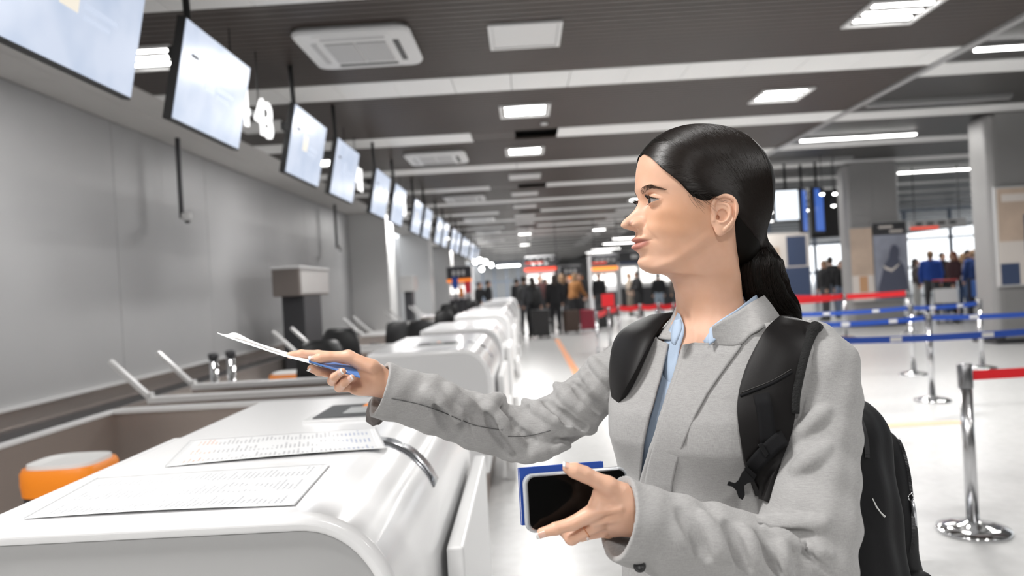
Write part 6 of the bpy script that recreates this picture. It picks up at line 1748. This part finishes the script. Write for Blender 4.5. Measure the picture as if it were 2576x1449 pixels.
# ================================================================== the backpack she wears
M_nyl = mat('black nylon', (.006, .006, .007), .6, spec=.25, bump=(500, .3, .0006)); M_nyls = mat('satin black strap', (.008, .007, .007), .5, spec=.22, bump=(900, .3, .0004)); M_mesh = mat('black mesh edging', (.008, .008, .008), .8, bump=(420, 1.0, .003))
M_zip = mat('zip teeth', (.03, .03, .032), .3, .5)
BO = np.array([TC[0]-FT[0]*.16, TC[1]-FT[1]*.16, 0])
bag = empty('backpack', tuple(BO), 0, 'black backpack with silver zip puller worn by the woman in the grey blazer', 'backpack')
def bp(a, b_, z): return np.array([TC[0]+LT[0]*a-FT[0]*b_, TC[1]+LT[1]*a-FT[1]*b_, z])       # a: her left, b: backwards
Rb = np.array([[LT[0], -FT[0], 0], [LT[1], -FT[1], 0], [0, 0, 1]])
def rbox(P, c, hsz, r, tap=0.0):
    q = (P-c.astype(np.float32))@Rb.astype(np.float32); hs = np.array(hsz, dtype=np.float32)
    qz = q[..., 2]; sc = 1-tap*np.clip(qz/hs[2], -1, 1)
    q = q/np.stack([sc*.5+.5, sc, np.ones_like(sc)], -1)
    e = np.abs(q)-(hs-r); return np.linalg.norm(np.maximum(e, 0), axis=-1)+np.minimum(e.max(-1), 0)-r
def main_body(P):
    d = rbox(P, bp(.015, .225, .96), (.155, .095, .265), .075, .24)
    q = (P-bp(.015, .225, .96).astype(np.float32))@Rb.astype(np.float32)
    return d+.002*np.sin(q[..., 2]*48+q[..., 1]*40)+.0015*np.sin(q[..., 1]*110)
def pocket(P): return rbox(P, bp(.015, .335, .925), (.135, .062, .225), .055, .24)+.0015*np.sin(P[..., 2]*70)
V, F_ = surfnet(main_body, bp(.015, .225, .96)-.34, bp(.015, .225, .96)+.34, .007)
BVm, BFm = V, F_
make_obj('main_compartment', V-BO, F_, M_nyl, bag)
V2_, F2_ = surfnet(pocket, bp(.015, .335, .925)-.3, bp(.015, .335, .925)+.3, .006)
make_obj('front_pocket', V2_-BO, F2_, M_nyl, bag)
bb_ = bvh_of(np.vstack([BVm, V2_]), np.vstack([BFm, F2_+len(BVm)]))
def bseam(pxs, name, m, r): return seam(pxs, name, bag, m, r, bb_, .001, BO)
def zipper(pxs, name='zip'):
    z_ = bseam(pxs, name, M_zip, .0035)
    P = catmull(np.array(pxs, float), 90); b = MB(); k_ = 0; last = None
    for x, y in P:
        h = ray_pt(x, y, bb_, .0035)
        if h is None: last = None; continue
        if last is not None:
            t = (h-last).normalized(); v = (Vector((0, 0, H0))-h).normalized(); s_ = t.cross(v).normalized(); rot = Matrix((t, s_, v)).transposed()
            b.obox(tuple(np.array(h)-BO), .0009, .0038, .0012, rot)
        last = h
    if z_ is not None and b.v: tag(b.build('zip_teeth', mat('zip tooth', (.12, .12, .125), .25, .8), z_, fix=False), kind='stuff')
zipper([(2158, 1040), (2172, 1075), (2180, 1115), (2182, 1150)])
zipper([(2252, 1092), (2272, 1135), (2285, 1190), (2292, 1245), (2296, 1300), (2297, 1350), (2292, 1392)])
# silver puller
h = ray_pt(2290, 1244, bb_, .006)
if h is None: h = Vector(PX(2290, 1244, 1.35))
def at_(px, py): return tuple(np.array(PX(px, py, h.y))-BO)
pl = MB().tube([at_(2284, 1246), at_(2293, 1240), at_(2298, 1250), at_(2293, 1262), at_(2286, 1258), at_(2284, 1246)], .0016, 8).build('zip_slider', M_chrome, bag, smooth=True)
MB().tube([at_(2295, 1258), at_(2300, 1290), at_(2303, 1322)], [.003, .0038, .003], 8).build('puller', mat('silver puller', (.7, .71, .74), .25, .8), pl, smooth=True)
h2 = ray_pt(2200, 1270, bb_, .003)
if h2 is not None: MB().tube([tuple(np.array(PX(x, y, h2.y-.004))-BO) for x, y in ((2195, 1254), (2205, 1275), (2216, 1290), (2226, 1300))], [.0008, .0014, .0012, .002], 6).build('pull_cord', mat('white cord', (.75, .75, .73), .6), bag, smooth=True)
# side pocket
V3, F3_ = surfnet(lambda P: rbox(P, bp(.165, .245, .80), (.022, .085, .11), .02, -.1), bp(.165, .245, .80)-.16, bp(.165, .245, .80)+.16, .006)
make_obj('side_pocket', V3-BO, F3_, M_nyl, bag)
# straps: ribbons laid on the shoulders
def strap_ribbon(Lp, Rp, name, m, thick, extra=None, n=46, off=.007, tol=.07, fit=False, label=None):
    L_ = catmull(np.array(Lp, float), n); R2 = catmull(np.array(Rp, float), n); rows = []; lastY = None
    for i in range(n):
        row = []
        for t in np.linspace(0, 1, 11):
            x, y, yg = L_[i]*(1-t)+R2[i]*t; h = ray_pt(x, y, tb, off+.004*math.sin(t*math.pi))
            row.append((x, y, yg if (h is None or h.y > yg+tol or h.y < yg-.08) else h.y))
        co_ = np.polyfit(range(11), [r_[2] for r_ in row], 2); yy_ = np.polyval(co_, range(11))
        rows.append([(r_[0], r_[1], yv) for r_, yv in zip(row, yy_)])
    Y_ = np.array([[c[2] for c in r_] for r_ in rows]); kk = np.ones(7)/7
    Ysm = np.array([np.convolve(np.pad(Y_[:, j], 3, mode='edge'), kk, 'valid') for j in range(11)]).T; Ysm = np.minimum(Ysm, Y_+.004)
    if fit:                                                  # one smooth sheet through the depths, just clear of the cloth
        ii_, jj_ = np.meshgrid(np.linspace(-1, 1, n), np.linspace(-1, 1, 11), indexing='ij'); Mx = np.stack([ii_**a_*jj_**b_ for a_ in range(4) for b_ in range(3)], -1).reshape(-1, 12)
        cf_, *_r_ = np.linalg.lstsq(Mx, Y_.reshape(-1), rcond=None); Yf = (Mx@cf_).reshape(Y_.shape); Ysm = Yf-max(0, np.percentile(Yf-Y_, 93))
    G_ = [[tuple(np.array(PX(rows[i][j][0], rows[i][j][1], Ysm[i, j]))-BO) for j in range(11)] for i in range(n)]
    if extra is not None:
        pre = []
        for e in extra: pre.append([tuple(np.array(e[0])*(1-t)+np.array(e[1])*t-BO) for t in np.linspace(0, 1, 11)])
        G_ = pre+G_
    o_ = MB().grid(G_).build(name, m, bag, smooth=True); s_ = o_.modifiers.new('s', 'SOLIDIFY'); s_.thickness = thick; s_.offset = 0
    s_ = o_.modifiers.new('b', 'BEVEL'); s_.width = .003; s_.segments = 2; s_.limit_method = 'ANGLE'
    if label: o_['label'] = label
    return G_, o_
NL = [(1959, 801, 1.165), (1930, 828, 1.13), (1901, 880, 1.09), (1878, 930, 1.07), (1861, 990, 1.06), (1857, 1051, 1.06), (1872, 1155, 1.06), (1908, 1248, 1.09)]
NRr = [(2050, 822, 1.112), (2034, 852, 1.08), (2020, 895, 1.055), (2007, 950, 1.045), (1998, 998, 1.045), (1992, 1065, 1.05), (1962, 1170, 1.07), (1928, 1262, 1.09)]
G1, o1 = strap_ribbon(NL, NRr, 'shoulder_strap', M_nyls, .010, extra=[(bp(.09, .15, 1.24), bp(.15, .14, 1.22)), (bp(.095, .11, 1.33), bp(.155, .10, 1.31)), (bp(.10, .055, 1.374), bp(.162, .05, 1.354))])
# thick mesh edging along the outer side of the near strap
def mesh_edge(G_, j, k0, k1, r=.008, side=1):
    pts = [Vector(G_[i][j]) for i in range(k0, k1)]; out = []
    for p in pts: out.append(p)
    return MB().tube(out, r, 12).build('mesh_edging', M_mesh, bag, smooth=True)
mesh_edge(G1, -1, 0, 34, .0085)
FL = [(1640, 797, 1.335), (1583, 824, 1.335), (1552, 855, 1.325), (1540, 907, 1.315), (1540, 970, 1.305), (1552, 1031, 1.30)]
FR = [(1694, 793, 1.295), (1671, 814, 1.275), (1643, 853, 1.265), (1598, 943, 1.265), (1565, 1005, 1.28), (1554, 1033, 1.295)]
G2, o2 = strap_ribbon(FL, FR, 'shoulder_strap', M_nyls, .009, tol=.018, fit=True, extra=[(bp(-.13, .15, 1.24), bp(-.07, .15, 1.25)), (bp(-.135, .10, 1.34), bp(-.08, .10, 1.35)), (bp(-.137, .045, 1.38), bp(-.087, .045, 1.385))])
# stitched flap edge, webbing, buckle
sb2 = bvh_of(np.array([p for r_ in G1 for p in r_])+BO, [(i*11+j, i*11+j+1, (i+1)*11+j+1, (i+1)*11+j) for i in range(len(G1)-1) for j in range(10)])
M_web = mat('black webbing', (.007, .007, .008), .8, spec=.2, bump=(1200, .5, .0006)); M_stitch = mat('grey stitching', (.06, .058, .056), .7)
seam([(1862, 996), (1890, 985), (1940, 965), (1992, 936)], 'flap_edge', bag, M_web, .0022, sb2, .006, BO)
seam([(1864, 988), (1892, 977), (1942, 957), (1990, 929)], 'stitching', bag, M_stitch, .0005, sb2, .0062, BO)
def webb(pts, w_, name='webbing', par=bag, th_=.002, m=M_web):
    pts = [Vector(p) for p in pts]; G_ = []
    for i, p in enumerate(pts):
        t = (pts[min(i+1, len(pts)-1)]-pts[max(i-1, 0)]).normalized(); v = (Vector((0, 0, H0))-p).normalized(); s_ = t.cross(v).normalized()
        G_.append([tuple(p+s_*w_*q_-Vector(BO)) for q_ in (-1, -.5, 0, .5, 1)])
    o_ = MB().grid(G_).build(name, m, par, smooth=True); o_.modifiers.new('s', 'SOLIDIFY').thickness = th_; return o_
def sray(x, y, off):
    h_ = ray_pt(x, y, sb2, off); return h_ if h_ is not None else ray_pt(x, y, tb, off) or Vector(PX(x, y, 1.05))
webb([sray(x, y, .008) for x, y in ((1915, 990), (1922, 1020), (1928, 1060), (1932, 1100), (1930, 1130))], .011)
q1 = sray(1975, 1100, .012); q2 = sray(1945, 1120, .014); q3 = sray(1915, 1150, .014); q4 = sray(1890, 1180, .014)
webb([q1, q1.lerp(q2, .5)+Vector((0, -.004, .003)), q2, q3, q4], .0105, 'chest_webbing')
def flat_piece(pxs, Y, th_, name, m, par=bag, bev=.001):
    n_ = len(pxs); A_ = [np.array(PX(x, y, Y))-BO for x, y in pxs]; B_ = [np.array(PX(x, y, Y+th_))-BO for x, y in pxs]
    return MB().add([tuple(p) for p in A_+B_], [tuple(range(n_)), tuple(reversed(range(n_, 2*n_)))]+[(k_, n_+k_, n_+(k_+1) % n_, (k_+1) % n_) for k_ in range(n_)]).build(name, m, par, bevel=bev)
Yb = q4.y-.004
M_buck = mat('black buckle plastic', (.007, .007, .008), .4, spec=.3)
flat_piece([(1868, 1185), (1882, 1178), (1902, 1195), (1896, 1212), (1882, 1215), (1872, 1222), (1874, 1246), (1868, 1258), (1858, 1252), (1852, 1234), (1842, 1224), (1828, 1221), (1833, 1210), (1848, 1215), (1858, 1206)], Yb, .006, 'buckle', M_buck)
flat_piece([(1906, 1118), (1918, 1114), (1934, 1142), (1926, 1152)], q3.y-.006, .007, 'slider', M_buck)
flat_piece([(1872, 1180), (1878, 1172), (1904, 1196), (1898, 1206)], Yb-.003, .003, 'buckle_slot', M_web)

# ================================================================== things in her hands
def plate(corners_px, thick, name, m, label, cat, bev=.0008, parent=None):
    P = [np.array(PX(*c)) for c in corners_px]; n_ = np.cross(P[1]-P[0], P[3]-P[0]); n_ /= np.linalg.norm(n_)
    if n_[1] > 0: n_ = -n_
    B_ = [p-n_*thick for p in P]
    o_ = MB().add([tuple(p) for p in P+B_], [(0, 1, 2, 3), (7, 6, 5, 4), (0, 4, 5, 1), (1, 5, 6, 2), (2, 6, 7, 3), (3, 7, 4, 0)]).build(name, m, parent, bevel=bev)
    if label: tag(o_, label, cat)
    return o_, P, n_
# smartphone
TL, TRr, BL = hp(1318, 1194, .957), hp(1556, 1174, 1.0), hp(1354, 1330, .950)
ex = TRr-TL; ex /= np.linalg.norm(ex); ey = BL-TL; ey -= ex*float(ey@ex); hy_ = np.linalg.norm(ey); ey /= hy_; en = np.cross(ex, ey); 
if en[1] > 0: en = -en
PL, PW = .148, .0745
phc = TL+ex*PL/2+ey*PW/2
phone = empty('smartphone', tuple(phc), 0, 'black-screened smartphone in a clear case held in the near hand', 'phone')
def rrect(hx, hy, r, n_=8):
    out = []
    for cx_, cy_, a0 in ((hx-r, hy-r, 0), (-hx+r, hy-r, 90), (-hx+r, -hy+r, 180), (hx-r, -hy+r, 270)):
        for q_ in range(n_+1):
            a_ = math.radians(a0+90*q_/n_); out.append((cx_+r*math.cos(a_), cy_+r*math.sin(a_)))
    return out
def slab_(hx, hy, r, z0, z1, name, m, par, bev=0.0):
    R_ = rrect(hx, hy, r); n_ = len(R_); f3 = lambda x, y, z_: tuple(ex*x+ey*y+en*z_)
    return MB().add([f3(x, y, z0) for x, y in R_]+[f3(x, y, z1) for x, y in R_], [tuple(range(n_)), tuple(reversed(range(n_, 2*n_)))]+[(k_, n_+k_, n_+(k_+1) % n_, (k_+1) % n_) for k_ in range(n_)]).build(name, m, par, bevel=bev)
slab_(PL/2, PW/2, .013, -.010, -.0005, 'case', mat('clear phone case', (.46, .48, .50), .18, coat=.5), phone, .0018)
slab_(PL/2-.0024, PW/2-.0024, .0112, -.004, .0005, 'frame', mat('silver phone edge', (.45, .46, .48), .2, .6), phone, .0004)
slab_(PL/2-.0042, PW/2-.0042, .0098, .0, .0009, 'screen', mat('black glass', (.003, .003, .003), .12, spec=.15), phone)
for q_ in (.022, .036): MB().obox(Vector(ex*(q_-.03)-ey*(PW/2)), .005, .0012, .002, Matrix((tuple(ex), tuple(ey), tuple(en))).transposed()).build('side_button', mat('clear phone case'), phone)
# blue passport behind the phone
pp = empty('passport', tuple(phc-en*.016), 0, 'blue passport sticking out above the smartphone in the near hand', 'passport')
def pslab(x0, x1, y0, y1, z0, z1, name, m):
    Rm = Matrix((tuple(ex), tuple(ey), tuple(en))).transposed(); c_ = ex*(x0+x1)/2+ey*(y0+y1)/2+en*(z0+z1)/2
    return MB().obox(Vector(c_), (x1-x0)/2, (y1-y0)/2, (z1-z0)/2, Rm).build(name, m, pp, bevel=.0005)
M_pass = mat('blue passport cover', (.012, .065, .36), .6, bump=(900, .4, .0004))
x0_, x1_, y0_, y1_ = -.0762, .045, -.0452, .028
pslab(x0_, x1_, y0_, y1_, .0025, .0033, 'front_cover', M_pass); pslab(x0_, x1_, y0_, y1_, -.0033, -.0025, 'back_cover', M_pass); pslab(x0_+.001, x1_-.001, y0_+.001, y1_-.001, -.0025, .0025, 'pages', mat('passport pages', (.7, .68, .64), .8))
# card and ticket in the outstretched hand
nl_, nr_, fr2, fl2 = hp(776, 913, 1.262), hp(908, 953, 1.258), hp(893, 926, 1.292), hp(777, 903, 1.30)
card, P_, n_ = plate([(776, 911, 1.262), (906, 952, 1.258), (893, 925, 1.295), (776, 903, 1.300)], .003, 'identity_booklet', mat('blue travel booklet', (.10, .22, .52), .3, coat=.4), 'blue travel booklet with a photo page held under the outstretched thumb', 'passport')
def on_card(u0, u1, v0, v1, m, nm, lift=.0010):
    A_ = lambda u_, v_: tuple((P_[0]*(1-u_)+P_[1]*u_)*(1-v_)+(P_[3]*(1-u_)+P_[2]*u_)*v_+n_*lift)
    MB().add([A_(u0, v0), A_(u1, v0), A_(u1, v1), A_(u0, v1)], [(0, 1, 2, 3)]).build(nm, m, card)
up_n = n_ if n_[2] > 0 else -n_; n_ = up_n
on_card(.52, .93, .22, .85, mat('card white field', (.75, .74, .72), .4), 'photo_page')
on_card(.05, .3, .1, .9, mat('card light blue', (.30, .45, .75), .4), 'printed_field')
on_card(.60, .82, .40, .70, mat('card brown print', (.22, .09, .07), .5), 'photo_print', .0014)
on_card(.10, .45, .08, .35, mat('card red print', (.45, .05, .05), .5), 'red_print', .0014)
near = catmull(np.array([(548, 838, 1.285), (570, 848, 1.275), (631, 869, 1.268), (711, 895, 1.264), (776, 913, 1.262), (810, 923, 1.262)], float), 30)
farr = catmull(np.array([(546, 836, 1.325), (568, 841, 1.335), (594, 837, 1.338), (641, 859, 1.332), (720, 885, 1.315), (790, 905, 1.305)], float), 30)
G_ = [[tuple(np.array(PX(*near[i]))*(1-t)+np.array(PX(*farr[i]))*t) for t in np.linspace(0, 1, 8)] for i in range(30)]
tk = MB().grid(G_).build('boarding_pass', mat('white ticket paper', (.86, .86, .86), .6), smooth=True); tk.modifiers.new('s', 'SOLIDIFY').thickness = .0004
tag(tk, 'long curling white ticket pointing from the outstretched hand towards the grey wall', 'ticket')
MB().grid([[tuple(Vector(p)+Vector((0, 0, .0006))) for p in G_[i][2:4]] for i in range(8, 20)]).build('printed_line', mat('faint grey print', (.62, .58, .56), .7), tk, smooth=True)
